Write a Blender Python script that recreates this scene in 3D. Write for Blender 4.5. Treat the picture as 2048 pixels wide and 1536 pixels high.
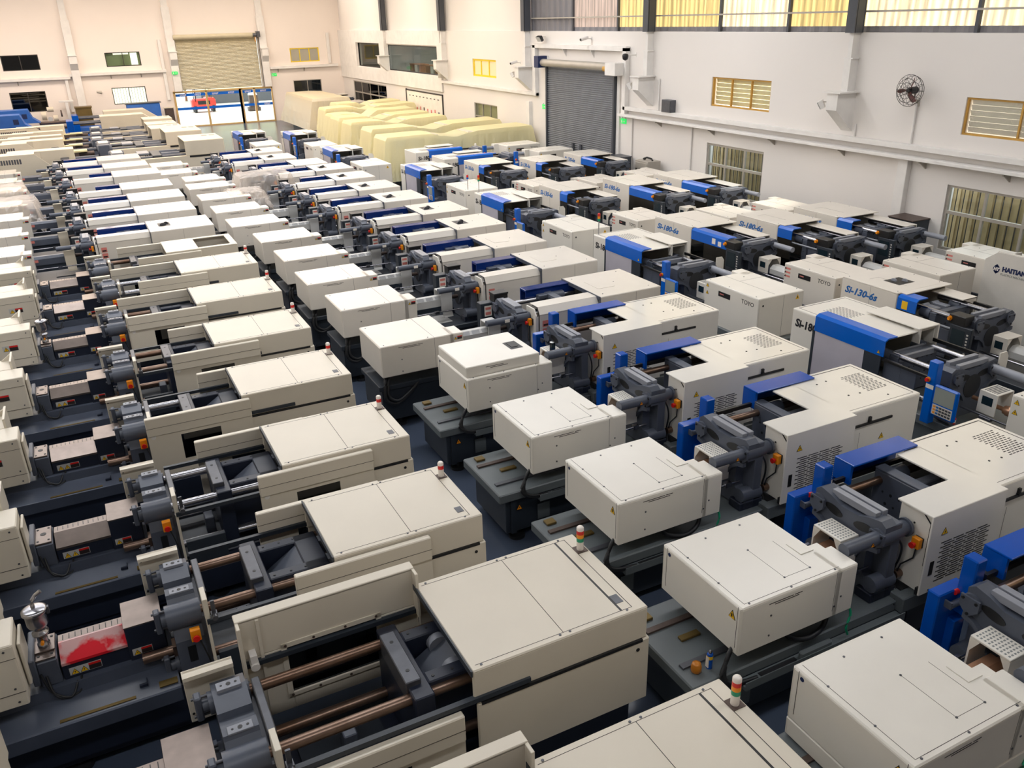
import bpy, bmesh, math, random
from mathutils import Vector, Matrix
random.seed(7)
SC = bpy.context.scene
for o in list(bpy.data.objects):
    bpy.data.objects.remove(o)
COL = SC.collection
R = math.radians

# ------------------------------------------------------------------ camera
cam = bpy.data.cameras.new('camera')
co = bpy.data.objects.new('camera', cam)
COL.objects.link(co)
YAW, PIT, ROL = 0.4620788, 0.41181963, -0.02706064
f_ = Vector((math.sin(YAW) * math.cos(PIT), math.cos(YAW) * math.cos(PIT), -math.sin(PIT)))
r_ = Vector((math.cos(YAW), -math.sin(YAW), 0))
u_ = r_.cross(f_)
r2 = math.cos(ROL) * r_ + math.sin(ROL) * u_
u2 = -math.sin(ROL) * r_ + math.cos(ROL) * u_
co.matrix_world = Matrix(((r2.x, u2.x, -f_.x, 0), (r2.y, u2.y, -f_.y, 0), (r2.z, u2.z, -f_.z, 7.0), (0, 0, 0, 1)))
cam.sensor_width = 36
cam.lens = 1683.62 / 2048 * 36
cam.clip_end = 400
SC.camera = co

# ------------------------------------------------------------------ world, exposure
W = bpy.data.worlds.new('world')
SC.world = W
W.use_nodes = True
bg = W.node_tree.nodes['Background']
bg.inputs[0].default_value = (0.86, 0.93, 1.0, 1)
bg.inputs[1].default_value = 5.0
SC.view_settings.view_transform = 'Standard'
SC.view_settings.look = 'None'
SC.view_settings.gamma = 1
SC.view_settings.exposure = 0.0
SC.view_settings.use_curve_mapping = False
SKYLIGHT = 8.5      # emission of the roof lights
CLERE = 1.0         # emission of the clerestory sheets


# ------------------------------------------------------------------ materials
def lin(c):
    return tuple(((v / 255) / 12.92 if v / 255 <= .04045 else ((v / 255 + .055) / 1.055) ** 2.4) for v in c)


MATS = {}


def mat(name, rgb, rough=.5, metal=0., var=.05, scale=2.5, bump=0., spec=.5, rgb2=None, lo=.45, hi=.65, emit=None, es=1., coat=0.):
    m = bpy.data.materials.new(name)
    m.use_nodes = True
    nt = m.node_tree
    b = nt.nodes['Principled BSDF']
    c = lin(rgb)
    b.inputs['Roughness'].default_value = rough
    b.inputs['Metallic'].default_value = metal
    b.inputs['Specular IOR Level'].default_value = spec
    b.inputs['Coat Weight'].default_value = coat
    geo = nt.nodes.new('ShaderNodeNewGeometry')
    n = nt.nodes.new('ShaderNodeTexNoise')
    n.inputs['Scale'].default_value = scale
    n.inputs['Detail'].default_value = 5
    nt.links.new(geo.outputs['Position'], n.inputs['Vector'])
    cr = nt.nodes.new('ShaderNodeValToRGB')
    nt.links.new(n.outputs['Fac'], cr.inputs[0])
    if rgb2 is not None:
        c2 = lin(rgb2)
        cr.color_ramp.elements[0].position = lo
        cr.color_ramp.elements[1].position = hi
    else:
        c2 = tuple(v * (1 - var * 2) for v in c)
        cr.color_ramp.elements[0].position = .3
        cr.color_ramp.elements[1].position = .7
    cr.color_ramp.elements[0].color = (*c2, 1)
    cr.color_ramp.elements[1].color = (*c, 1)
    nt.links.new(cr.outputs[0], b.inputs['Base Color'])
    if bump:
        bp = nt.nodes.new('ShaderNodeBump')
        bp.inputs['Strength'].default_value = bump
        bp.inputs['Distance'].default_value = .01
        n2 = nt.nodes.new('ShaderNodeTexNoise')
        n2.inputs['Scale'].default_value = 60
        nt.links.new(geo.outputs['Position'], n2.inputs['Vector'])
        nt.links.new(n2.outputs['Fac'], bp.inputs['Height'])
        nt.links.new(bp.outputs[0], b.inputs['Normal'])
    if emit is not None:
        b.inputs['Emission Color'].default_value = (*lin(emit), 1)
        b.inputs['Emission Strength'].default_value = es
    MATS[name] = m
    return m


M = {}
def dm(k, *a, **kw):
    M[k] = mat(k, *a, **kw)


dm('cream', (216, 208, 192), .36, var=.03, scale=1.2)
dm('cream_gloss', (216, 210, 200), .2, var=.03, scale=1.2)
dm('cream_old', (212, 202, 182), .5, var=.04, scale=1.5)
dm('white', (227, 223, 214), .28, var=.025, scale=1.5)
dm('ivory', (222, 216, 206), .26, var=.03, scale=1.2)
dm('white_smooth', (228, 225, 218), .12, var=.02, scale=2)
dm('navy', (30, 37, 54), .42, var=.1)
dm('deck', (74, 81, 96), .36, var=.1, scale=3)
dm('slate', (82, 88, 101), .4, var=.08, scale=4)
dm('slate_light', (138, 142, 152), .36, var=.08, scale=4)
dm('grey_base', (98, 105, 108), .42, var=.06)
dm('dark_base', (46, 53, 62), .45, var=.08)
dm('blue', (0, 96, 200), .24, var=.03)
dm('blue_dark', (4, 78, 176), .15, var=.05)
dm('slide_navy', (14, 46, 116), .13, var=.05)
dm('blue_old', (40, 96, 178), .45, var=.08)
dm('black', (24, 25, 28), .45, var=.05)
dm('seam', (58, 55, 52), .7)
dm('rubber', (26, 28, 32), .5)
dm('steel', (140, 128, 121), .34, .85, var=.1, scale=6)
dm('chrome', (178, 178, 184), .26, 1., var=.05)
dm('rusty', (146, 124, 110), .34, .85, scale=2.2, rgb2=(112, 86, 70), lo=.35, hi=.7)
dm('copper', (196, 150, 120), .35, .7, var=.1, scale=8)
dm('dark_steel', (96, 98, 104), .4, .6, var=.1, scale=8)
dm('brown_plate', (92, 78, 72), .5, .4, var=.15, scale=6)
dm('brass', (116, 96, 52), .45, .5, var=.1)
dm('orange', (244, 150, 20), .4)
dm('yellow', (246, 196, 24), .5)
dm('red', (214, 30, 26), .35)
dm('red_film', (206, 30, 44), .28, rgb2=(200, 160, 158), lo=.42, hi=.5, scale=3)
dm('green', (24, 150, 110), .35)
dm('lamp_white', (236, 228, 220), .3)
dm('label', (190, 190, 188), .45)
dm('label_black', (40, 30, 30), .5)
dm('ink_blue', (28, 104, 176), .4)
dm('ink_black', (26, 28, 36), .4)
dm('ink_navy', (24, 40, 84), .4)
dm('ink_grey', (130, 134, 134), .5)
dm('screen', (150, 156, 150), .25)
dm('screen_dark', (30, 46, 54), .15)
dm('door_lilac', (188, 184, 194), .3)
dm('ceiling_paint', (170, 170, 168), .8)
dm('keys', (214, 210, 202), .5)
dm('wall_paint', (226, 221, 216), .75, var=.015, scale=.35)
dm('wall_warm', (236, 226, 218), .75, var=.02, scale=.35)
dm('trim_white', (228, 225, 221), .55)
dm('floor_epoxy', (72, 82, 100), .22, var=.1, scale=.6)
dm('ground_out', (206, 196, 184), .8, var=.08, scale=.5)
dm('steel_col', (72, 75, 82), .55)
dm('alu', (176, 170, 160), .45, .3)
dm('alu_gold', (214, 180, 124), .4, .5)
dm('shutter_beige', (196, 186, 158), .5, .1, var=.05)
dm('shutter_grey', (150, 153, 158), .4, .3, var=.06)
dm('tape_yellow', (236, 206, 36), .6)
dm('frame_orange', (198, 152, 70), .6, var=.1)
dm('louvre', (214, 204, 160), .6, var=.08)
dm('fence', (176, 156, 116), .7, var=.12, scale=4)
dm('louvre_green', (150, 162, 120), .6, var=.1)
dm('dark_inside', (44, 46, 50), .6)
dm('wood', (150, 96, 60), .55, var=.15)
dm('fan_blade', (92, 46, 38), .45)
dm('fan_wire', (56, 48, 46), .5)
dm('leaf', (52, 96, 58), .5, var=.25, scale=6)
dm('office_wall', (168, 172, 168), .7)
dm('red_truck', (220, 64, 52), .4)
dm('paper', (238, 232, 222), .6)
dm('pink_print', (220, 130, 120), .6)
dm('amber', (196, 120, 30), .3)
dm('skylight', (240, 240, 240), .5, emit=(250, 250, 252), es=SKYLIGHT)
dm('skylight_warm', (240, 230, 200), .5, emit=(255, 237, 220), es=SKYLIGHT)
dm('exit_green', (20, 150, 70), .4, emit=(30, 210, 90), es=1.0)
dm('sheet_y', (120, 100, 60), .5, emit=(250, 218, 142), es=CLERE * 1.15)
dm('sheet_w', (120, 110, 90), .5, emit=(250, 228, 184), es=CLERE * 1.5)
dm('sheet_l', (120, 110, 105), .5, emit=(214, 186, 168), es=CLERE)
dm('sheet_g', (120, 118, 122), .5)
dm('win_glow', (232, 232, 226), .5, emit=(255, 244, 224), es=1.6)


def corrugate(m, strong):
    """ribs and fibres of a translucent sheet modulate how much light it passes"""
    nt = m.node_tree
    b = nt.nodes['Principled BSDF']
    geo = nt.nodes.new('ShaderNodeNewGeometry')
    sep = nt.nodes.new('ShaderNodeSeparateXYZ')
    nt.links.new(geo.outputs['Position'], sep.inputs[0])
    mp = nt.nodes.new('ShaderNodeMapping')
    mp.inputs['Scale'].default_value = (1, 3.2, .25)
    nt.links.new(geo.outputs['Position'], mp.inputs[0])
    n = nt.nodes.new('ShaderNodeTexNoise')
    n.inputs['Scale'].default_value = 3
    n.inputs['Detail'].default_value = 7
    nt.links.new(mp.outputs[0], n.inputs['Vector'])
    wv = nt.nodes.new('ShaderNodeMath')
    wv.operation = 'SINE'
    ml = nt.nodes.new('ShaderNodeMath')
    ml.operation = 'MULTIPLY'
    ml.inputs[1].default_value = 2 * math.pi / .25
    nt.links.new(sep.outputs['Y'], ml.inputs[0])
    nt.links.new(ml.outputs[0], wv.inputs[0])
    a = nt.nodes.new('ShaderNodeMath')
    a.operation = 'MULTIPLY_ADD'
    a.inputs[1].default_value = .16
    nt.links.new(wv.outputs[0], a.inputs[0])
    nt.links.new(n.outputs['Fac'], a.inputs[2])
    mr = nt.nodes.new('ShaderNodeMapRange')
    mr.inputs['From Min'].default_value = .25
    mr.inputs['From Max'].default_value = .75
    mr.inputs['To Min'].default_value = .45 * strong
    mr.inputs['To Max'].default_value = 1.25 * strong
    nt.links.new(a.outputs[0], mr.inputs['Value'])
    nt.links.new(mr.outputs[0], b.inputs['Emission Strength'])


corrugate(M['sheet_y'], CLERE * 1.1)
corrugate(M['sheet_w'], CLERE * 1.6)
corrugate(M['sheet_l'], CLERE * .8)


def glass(name, tint, alpha, rough=.02):
    m = bpy.data.materials.new(name)
    m.use_nodes = True
    nt = m.node_tree
    nt.nodes.remove(nt.nodes['Principled BSDF'])
    out = nt.nodes['Material Output']
    t = nt.nodes.new('ShaderNodeBsdfTransparent')
    t.inputs[0].default_value = (*lin(tint), 1)
    g = nt.nodes.new('ShaderNodeBsdfGlossy')
    g.inputs['Roughness'].default_value = rough
    mx = nt.nodes.new('ShaderNodeMixShader')
    fr = nt.nodes.new('ShaderNodeLayerWeight')
    fr.inputs[0].default_value = .5
    pw = nt.nodes.new('ShaderNodeMath')
    pw.operation = 'POWER'
    pw.inputs[1].default_value = 5
    mul = nt.nodes.new('ShaderNodeMath')
    mul.operation = 'MULTIPLY_ADD'
    mul.inputs[1].default_value = .5
    mul.inputs[2].default_value = .03 + alpha
    nt.links.new(fr.outputs['Facing'], pw.inputs[0])
    nt.links.new(pw.outputs[0], mul.inputs[0])
    nt.links.new(mul.outputs[0], mx.inputs[0])
    nt.links.new(t.outputs[0], mx.inputs[1])
    nt.links.new(g.outputs[0], mx.inputs[2])
    nt.links.new(mx.outputs[0], out.inputs[0])
    return m


M['glass'] = glass('glass', (236, 240, 238), .0)
M['glass_dark'] = glass('glass_dark', (96, 110, 120), .03)
M['guard_smoke'] = glass('guard_smoke', (84, 92, 106), .05)


def film(name, rgb, clear, rough):
    m = bpy.data.materials.new(name)
    m.use_nodes = True
    nt = m.node_tree
    nt.nodes.remove(nt.nodes['Principled BSDF'])
    out = nt.nodes['Material Output']
    t = nt.nodes.new('ShaderNodeBsdfTransparent')
    t.inputs[0].default_value = (*lin(rgb), 1)
    d = nt.nodes.new('ShaderNodeBsdfDiffuse')
    d.inputs[0].default_value = (*lin(rgb), 1)
    tr = nt.nodes.new('ShaderNodeBsdfTranslucent')
    tr.inputs[0].default_value = (*lin(rgb), 1)
    g = nt.nodes.new('ShaderNodeBsdfGlossy')
    g.inputs['Roughness'].default_value = rough
    n = nt.nodes.new('ShaderNodeTexNoise')
    n.inputs['Scale'].default_value = 5
    n.inputs['Detail'].default_value = 6
    geo = nt.nodes.new('ShaderNodeNewGeometry')
    nt.links.new(geo.outputs['Position'], n.inputs['Vector'])
    bp = nt.nodes.new('ShaderNodeBump')
    bp.inputs['Strength'].default_value = .6
    bp.inputs['Distance'].default_value = .05
    nt.links.new(n.outputs['Fac'], bp.inputs['Height'])
    nt.links.new(bp.outputs[0], g.inputs['Normal'])
    a = nt.nodes.new('ShaderNodeMixShader')
    a.inputs[0].default_value = .4
    nt.links.new(d.outputs[0], a.inputs[1])
    nt.links.new(tr.outputs[0], a.inputs[2])
    b = nt.nodes.new('ShaderNodeMixShader')
    b.inputs[0].default_value = clear
    nt.links.new(a.outputs[0], b.inputs[1])
    nt.links.new(t.outputs[0], b.inputs[2])
    c = nt.nodes.new('ShaderNodeMixShader')
    c.inputs[0].default_value = .1
    nt.links.new(b.outputs[0], c.inputs[1])
    nt.links.new(g.outputs[0], c.inputs[2])
    nt.links.new(c.outputs[0], out.inputs[0])
    return m


M['film_yellow'] = film('film_yellow', (254, 248, 206), .14, .25)
M['film_silver'] = film('film_silver', (240, 230, 204), .1, .2)
M['film_clear'] = film('film_clear', (252, 248, 244), .72, .1)


# ------------------------------------------------------------------ mesh helpers
class MB:
    def __init__(s):
        s.v, s.f, s.m, s.s = [], [], [], []

    def add(s, vs, fs, m=0, smooth=False):
        k = len(s.v)
        s.v += [tuple(p) for p in vs]
        for f in fs:
            s.f.append([k + i for i in f])
            s.m.append(m)
            s.s.append(smooth)
        return s

    def box(s, x0, x1, y0, y1, z0, z1, m=0, ch=0.):
        if ch <= 0:
            vs = [(x, y, z) for x in (x0, x1) for y in (y0, y1) for z in (z0, z1)]
            return s.add(vs, [(0, 1, 3, 2), (4, 6, 7, 5), (0, 4, 5, 1), (2, 3, 7, 6), (0, 2, 6, 4), (1, 5, 7, 3)], m)
        X, Y, Z = (x0, x1), (y0, y1), (z0, z1)
        vs, idx = [], {}
        for i in (0, 1):
            for j in (0, 1):
                for k in (0, 1):
                    sx, sy, sz = (ch if i == 0 else -ch), (ch if j == 0 else -ch), (ch if k == 0 else -ch)
                    for a in range(3):
                        p = [X[i] + sx, Y[j] + sy, Z[k] + sz]
                        p[a] = (X[i], Y[j], Z[k])[a]
                        idx[(i, j, k, a)] = len(vs)
                        vs.append(tuple(p))
        fs = []
        for a in range(3):
            o = [b for b in range(3) if b != a]
            for q in (0, 1):
                c = []
                for (g, h) in ((0, 0), (1, 0), (1, 1), (0, 1)):
                    t = [0, 0, 0]
                    t[a], t[o[0]], t[o[1]] = q, g, h
                    c.append(idx[(*t, a)])
                fs.append(c if (q == 1) == (a != 1) else c[::-1])
        for a in range(3):          # edges along axis a
            o = [b for b in range(3) if b != a]
            for g in (0, 1):
                for h in (0, 1):
                    t0, t1 = [0, 0, 0], [0, 0, 0]
                    t0[a], t1[a] = 0, 1
                    for t in (t0, t1):
                        t[o[0]], t[o[1]] = g, h
                    fs.append([idx[(*t0, o[0])], idx[(*t1, o[0])], idx[(*t1, o[1])], idx[(*t0, o[1])]])
        for i in (0, 1):
            for j in (0, 1):
                for k in (0, 1):
                    fs.append([idx[(i, j, k, a)] for a in range(3)])
        return s.add(vs, fs, m)

    def cyl(s, p0, p1, r, n=14, m=0, r1=None, smooth=True):
        p0, p1 = Vector(p0), Vector(p1)
        r1 = r if r1 is None else r1
        d = (p1 - p0).normalized()
        a = Vector((0, 0, 1)) if abs(d.z) < .9 else Vector((1, 0, 0))
        u = d.cross(a).normalized()
        w = d.cross(u)
        vs = []
        for p, q in ((p0, r), (p1, r1)):
            for i in range(n):
                t = 2 * math.pi * i / n
                vs.append(p + q * (math.cos(t) * u + math.sin(t) * w))
        s.add(vs, [(i, (i + 1) % n, n + (i + 1) % n, n + i) for i in range(n)], m, smooth)
        s.add(vs[:n], [list(range(n))[::-1]], m)
        return s.add(vs[n:], [list(range(n))], m)

    def prism(s, pts, axis, a, b, m=0):
        n = len(pts)
        def P(p, t):
            return (t, p[0], p[1]) if axis == 'x' else ((p[0], t, p[1]) if axis == 'y' else (p[0], p[1], t))
        vs = [P(p, a) for p in pts] + [P(p, b) for p in pts]
        return s.add(vs, [list(range(n))[::-1], list(range(n, 2 * n))] + [(i, (i + 1) % n, n + (i + 1) % n, n + i) for i in range(n)], m)

    def lathe(s, prof, c, n=20, m=0):
        vs = []
        for (r, z) in prof:
            for i in range(n):
                t = 2 * math.pi * i / n
                vs.append((c[0] + r * math.cos(t), c[1] + r * math.sin(t), c[2] + z))
        fs = []
        for k in range(len(prof) - 1):
            for i in range(n):
                fs.append((k * n + i, k * n + (i + 1) % n, (k + 1) * n + (i + 1) % n, (k + 1) * n + i))
        s.add(vs, fs, m, True)
        s.add(vs[:n], [list(range(n))[::-1]], m)
        return s.add(vs[-n:], [list(range(n))], m)

    def tube(s, pts, r, n=7, m=0):
        P = [Vector(p) for p in pts]
        vs = []
        for i, p in enumerate(P):
            d = (P[min(i + 1, len(P) - 1)] - P[max(i - 1, 0)]).normalized()
            a = Vector((0, 0, 1)) if abs(d.z) < .9 else Vector((1, 0, 0))
            u = d.cross(a).normalized()
            w = d.cross(u)
            for k in range(n):
                t = 2 * math.pi * k / n
                vs.append(p + r * (math.cos(t) * u + math.sin(t) * w))
        fs = []
        for i in range(len(P) - 1):
            for k in range(n):
                fs.append((i * n + k, i * n + (k + 1) % n, (i + 1) * n + (k + 1) % n, (i + 1) * n + k))
        s.add(vs, fs, m, True)
        s.add(vs[:n], [list(range(n))[::-1]], m)
        return s.add(vs[-n:], [list(range(n))], m)

    def shell(s, x0, x1, y0, y1, z0, z1, t, open_, m=0, ch=0.006):
        """plates round a box; open_ holds the sides left out, of -x +x -y +y -z +z"""
        if '+z' not in open_: s.box(x0, x1, y0, y1, z1 - t, z1, m, ch)
        if '-z' not in open_: s.box(x0, x1, y0, y1, z0, z0 + t, m, ch)
        if '-y' not in open_: s.box(x0, x1, y0, y0 + t, z0, z1 - t * .5, m, ch)
        if '+y' not in open_: s.box(x0, x1, y1 - t, y1, z0, z1 - t * .5, m, ch)
        if '-x' not in open_: s.box(x0, x0 + t, y0 + t * .5, y1 - t * .5, z0, z1 - t * .5, m, ch)
        if '+x' not in open_: s.box(x1 - t, x1, y0 + t * .5, y1 - t * .5, z0, z1 - t * .5, m, ch)
        return s

    def merge(s, me, mtx, m=0):
        s.add([mtx @ v.co for v in me.vertices], [list(p.vertices) for p in me.polygons], m)
        return s

    def mesh(s, name, mats):
        me = bpy.data.meshes.new(name)
        me.from_pydata([tuple(v) for v in s.v], [], s.f)
        bm = bmesh.new()
        bm.from_mesh(me)
        bmesh.ops.recalc_face_normals(bm, faces=bm.faces)
        bm.to_mesh(me)
        bm.free()
        me.polygons.foreach_set('material_index', s.m)
        me.polygons.foreach_set('use_smooth', s.s)
        for k in (mats if isinstance(mats, (list, tuple)) else [mats]):
            me.materials.append(M[k])
        me.update()
        return me


def text_mesh(body, size, shear=0., bold=0., ext=.002, align='LEFT'):
    cu = bpy.data.curves.new('t', 'FONT')
    cu.body, cu.size, cu.shear, cu.offset, cu.extrude = body, size, shear, bold, ext
    cu.align_x = align
    cu.resolution_u = 2
    o = bpy.data.objects.new('t', cu)
    COL.objects.link(o)
    dg = bpy.context.evaluated_depsgraph_get()
    me = bpy.data.meshes.new_from_object(o.evaluated_get(dg))
    bpy.data.objects.remove(o)
    bpy.data.curves.remove(cu)
    return me


FACE_NY = Matrix.Rotation(R(90), 4, 'X')       # text plane facing -Y


def prop(o, label=None, cat=None, group=None, kind=None):
    if label: o['label'] = label
    if cat: o['category'] = cat
    if group: o['group'] = group
    if kind: o['kind'] = kind
    return o


def obj(name, mb, mats, parent=None, label=None, cat=None, group=None, kind=None, loc=None, rz=None):
    me = mb.mesh(name, mats) if isinstance(mb, MB) else mb
    o = bpy.data.objects.new(name, me)
    COL.objects.link(o)
    if parent is not None: o.parent = parent
    if loc is not None: o.location = loc
    if rz is not None: o.rotation_euler = (0, 0, rz)
    return prop(o, label, cat, group, kind)


def empty(name, loc=(0, 0, 0), rz=0, **kw):
    o = bpy.data.objects.new(name, None)
    COL.objects.link(o)
    o.location = loc
    o.rotation_euler = (0, 0, rz)
    o.empty_display_size = .3
    return prop(o, **kw)


class Proto:
    def __init__(s, ox=0.):
        s.ox, s.parts = ox, []

    def add(s, name, mb, mats, parent=None, label=None, kind=None, tag=None):
        mb.v = [(x - s.ox, y, z) for x, y, z in mb.v]
        s.parts.append((name, mb.mesh(name, mats), parent, label, kind, tag or name))
        return len(s.parts) - 1

    def stamp(s, name, loc, rz, label, cat, group=None, skip=(), shift=None, sc=None):
        e = empty(name, loc, rz, label=label, cat=cat, group=group)
        if sc: e.scale = sc
        made = {}
        for i, (n, me, par, lb, kd, tg) in enumerate(s.parts):
            if tg in skip or (par is not None and par not in made): continue
            o = bpy.data.objects.new(n, me)
            COL.objects.link(o)
            o.parent = made[par] if par is not None else e
            if shift and tg in shift: o.location = shift[tg] if isinstance(shift[tg], tuple) else (shift[tg], 0, 0)
            prop(o, lb, kind=kd)
            made[i] = o
        return e


ORD = ['nearest', 'second', 'third', 'fourth', 'fifth', 'sixth', 'seventh', 'eighth', 'ninth', 'tenth', 'eleventh', 'twelfth', 'thirteenth', 'fourteenth', 'fifteenth', 'sixteenth', 'seventeenth', 'eighteenth', 'nineteenth', 'twentieth']


def tri_label(mb, x, y, z, w, m_tri=0, m_ink=1):
    """a warning triangle lying on a face that looks to -y"""
    mb.prism([(x - w / 2, z - w * .43), (x + w / 2, z - w * .43), (x, z + w * .45)], 'y', y - .003, y + .001, m_ink)
    mb.prism([(x - w * .4, z - w * .37), (x + w * .4, z - w * .37), (x, z + w * .34)], 'y', y - .005, y, m_tri)
    mb.prism([(x - w * .04, z - w * .25), (x + w * .1, z - w * .05), (x + w * .03, z - w * .05), (x + w * .05, z + w * .2), (x - w * .1, z - w * .08), (x - w * .02, z - w * .08)], 'y', y - .007, y, m_ink)
    return mb


def danger_label(x, y, z, ntri=1, s=1.):
    """white sticker with triangles and a black and red panel, on a face that looks to -y; mats label, yellow, label_black, red"""
    mb = MB()
    w = (.1 + .085 * ntri) * s
    mb.box(x, x + w + .03 * s, y - .002, y, z - .045 * s, z + .045 * s, 0)
    for i in range(ntri):
        tri_label(mb, x + (.05 + .085 * i) * s, y - .002, z - .005 * s, .075 * s, 1, 2)
    xl = x + (.01 + .085 * ntri) * s
    mb.box(xl, xl + .115 * s, y - .004, y, z - .04 * s, z + .015 * s, 2)
    mb.box(xl, xl + .115 * s, y - .004, y, z + .015 * s, z + .04 * s, 3)
    return mb


DL = ['label', 'yellow', 'label_black', 'red']

# ================================================================== the hall
XW, YW, XL, YB, ZR = 20.3, 69.25, -14.0, -7.0, 10.8


def wall_cells(axis, c0, c1, u0, u1, z0, z1, holes):
    """wall slab between c0 and c1 with rectangular holes (u0,u1,z0,z1)"""
    mb = MB()
    us = sorted({u0, u1, *[h[0] for h in holes], *[h[1] for h in holes]})
    zs = sorted({z0, z1, *[h[2] for h in holes], *[h[3] for h in holes]})
    for a, b in zip(us, us[1:]):
        run = None
        for c, d in zip(zs, zs[1:]):
            um, zm = (a + b) / 2, (c + d) / 2
            solid = not any(h[0] < um < h[1] and h[2] < zm < h[3] for h in holes)
            if solid:
                if axis == 'x': mb.box(c0, c1, a, b, c, d)
                else: mb.box(a, b, c0, c1, c, d)
    return mb


floor = obj('floor', MB().box(XL - .3, XW + 6, YB - .3, YW + .3, -.3, 0), 'floor_epoxy', kind='structure')

# roof with roof lights -------------------------------------------------
sky = [(-10.5, 18.5, y - w_, y + w_) for y, w_ in ((2.5, .45), (13.2, .75), (23.1, 1.0), (32.9, 1.3), (42.7, 1.5), (52.5, 1.6), (62.3, 1.6))]
rf = MB()
ys = [YB - .3]
for s_ in sky: ys += [s_[2], s_[3]]
ys.append(YW + .3)
for i in range(0, len(ys), 2):
    rf.box(XL - .3, XW + .3, ys[i], ys[i + 1], ZR, ZR + .2)
for s_ in sky:
    rf.box(XL - .3, s_[0], s_[2], s_[3], ZR, ZR + .2)
    rf.box(s_[1], XW + .3, s_[2], s_[3], ZR, ZR + .2)
ceil = obj('ceiling', rf, 'ceiling_paint', kind='structure')
for i, s_ in enumerate(sky):
    obj('roof_light', MB().box(s_[0], s_[1], s_[2], s_[3], ZR + .05, ZR + .1), 'skylight_warm' if i > 3 else 'skylight', parent=ceil)
for y in (-1.6, 8.35, 18.35, 28.1, 37.95, 47.8, 57.6, 67.4):
    obj('roof_beam', MB().box(XL, XW, y - .12, y + .12, ZR - .55, ZR).box(XL, XW, y - .2, y + .2, ZR - .58, ZR - .55), 'steel_col', parent=ceil)

# right-hand wall -------------------------------------------------------
WIN_R = [(21.6, 24.5, 3.94, 4.9), (11.7, 14.65, 3.94, 4.85), (21.65, 24.55, .95, 2.68), (10.4, 14.75, .95, 2.66),
         (41.62, 44.5, 4.07, 4.95), (41.62, 44.5, 1.3, 2.7), (59.7, 64.85, 3.9, 5.52), (49.3, 58.35, 3.86, 5.46), (59.1, 66.7, .4, 2.8)]
wr = wall_cells('x', XW, XW + .28, YB - .3, YW + .3, 0, 6.34, WIN_R)
wr.box(XW + .1, XW + .3, 37.95, YW + .3, 6.34, ZR)       # set-back upper wall beyond the clerestory
wr.box(XW, XW + .28, YB - .3, 37.95, 9.6, ZR)
wall_right = obj('wall_right', wr, 'wall_paint', kind='structure')
# step of the office front and the ledge below it
obj('office_band', MB().box(XW - .12, XW, 48.75, YW, 2.98, 3.86, 0, .01).box(XW - .12, XW, 48.75, 49.25, 3.86, 6.34).box(XW - .12, XW, 58.4, 59.65, 3.86, 5.52).box(XW - .12, XW, 64.9, YW, 3.86, 5.52).box(XW - .12, XW, 49.25, YW, 5.52, 6.34), 'trim_white', parent=wall_right)
# clerestory sheets
PAN = [(-6.9, 1.2, 'sheet_w'), (1.2, 8.35, 'sheet_w'), (8.35, 11.6, 'sheet_l'), (11.6, 14.8, 'sheet_w'), (14.8, 18.35, 'sheet_w'), (18.35, 21.2, 'sheet_y'), (21.2, 24.4, 'sheet_w'), (24.4, 28.1, 'sheet_y'), (28.1, 30.6, 'sheet_y'), (30.6, 34.1, 'sheet_l'), (34.1, 38.1, 'sheet_g')]
for (a, b, mk) in PAN:
    mb = MB()
    n = max(4, int((b - a) / .125))
    x_, pts = XW + .14, []
    for i in range(n + 1):
        pts.append((x_ + (.0 if (i // 2) % 2 else .05), a + (b - a) * i / n))
    for (p, q) in zip(pts, pts[1:]):
        mb.add([(p[0], p[1], 6.5), (q[0], q[1], 6.5), (q[0], q[1], 9.6), (p[0], p[1], 9.6)], [(0, 1, 2, 3)], 0)
        mb.add([(p[0], p[1], 6.34), (q[0], q[1], 6.34), (q[0], q[1], 6.5), (p[0], p[1], 6.5)], [(0, 1, 2, 3)], 1)
    obj('clerestory_sheet', mb, [mk, 'sheet_g'], parent=wall_right)
for y in (1.2, 11.6, 14.8, 21.2, 24.4, 30.6, 34.1):
    obj('mullion', MB().box(XW + .06, XW + .16, y - .045, y + .045, 6.34, 9.6), 'steel_col', parent=wall_right)
for z in (6.88, 8.2):
    obj('sheeting_rail', MB().box(XW + .02, XW + .1, YB, 37.8, z - .025, z + .025), 'alu', parent=wall_right)
# steel columns above, white posts and corbels below
for i, y in enumerate((8.35, 18.35, 28.1, 37.95, 48.2, 58.2)):
    c = empty('column', (XW, y, 0), label=['', 'steel column standing between the fan and the louvred window', 'steel column right of the grey roller shutter, carrying a dome camera', 'steel column left of the grey roller shutter', 'steel column at the near end of the office windows', 'steel column between the two office windows'][i] or 'steel column nearest the camera on the right wall', cat='column', group='columns along the right wall')
    mb = MB().box(-.36, -.33, -.16, .16, 6.34, ZR).box(-.03, 0, -.16, .16, 6.34, ZR).box(-.33, -.03, -.02, .02, 6.34, ZR)
    mb.box(-.3, -.03, -.15, .15, 6.34, ZR)
    obj('upper_post', mb, 'steel_col', c)
    obj('lower_post', MB().box(-.26, 0, -.07, .07, 4.78, 6.34).box(-.3, 0, -.17, .17, 5.66, 5.69).box(-.3, 0, -.12, .12, 4.78, 5.66), 'trim_white', c)
    obj('corbel', MB().prism([(0, 4.78), (-.72, 4.78), (-.72, 4.3), (0, 3.68)], 'y', -.2, .2).box(-.78, 0, -.32, .32, 4.76, 4.8), 'trim_white', c)
# lower building columns
for y in (16.1, 37.9):
    obj('pilaster', MB().box(XW - .18, XW, y - .16, y + .16, 0, 3.2, 0, .01), 'trim_white', parent=wall_right)

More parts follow.
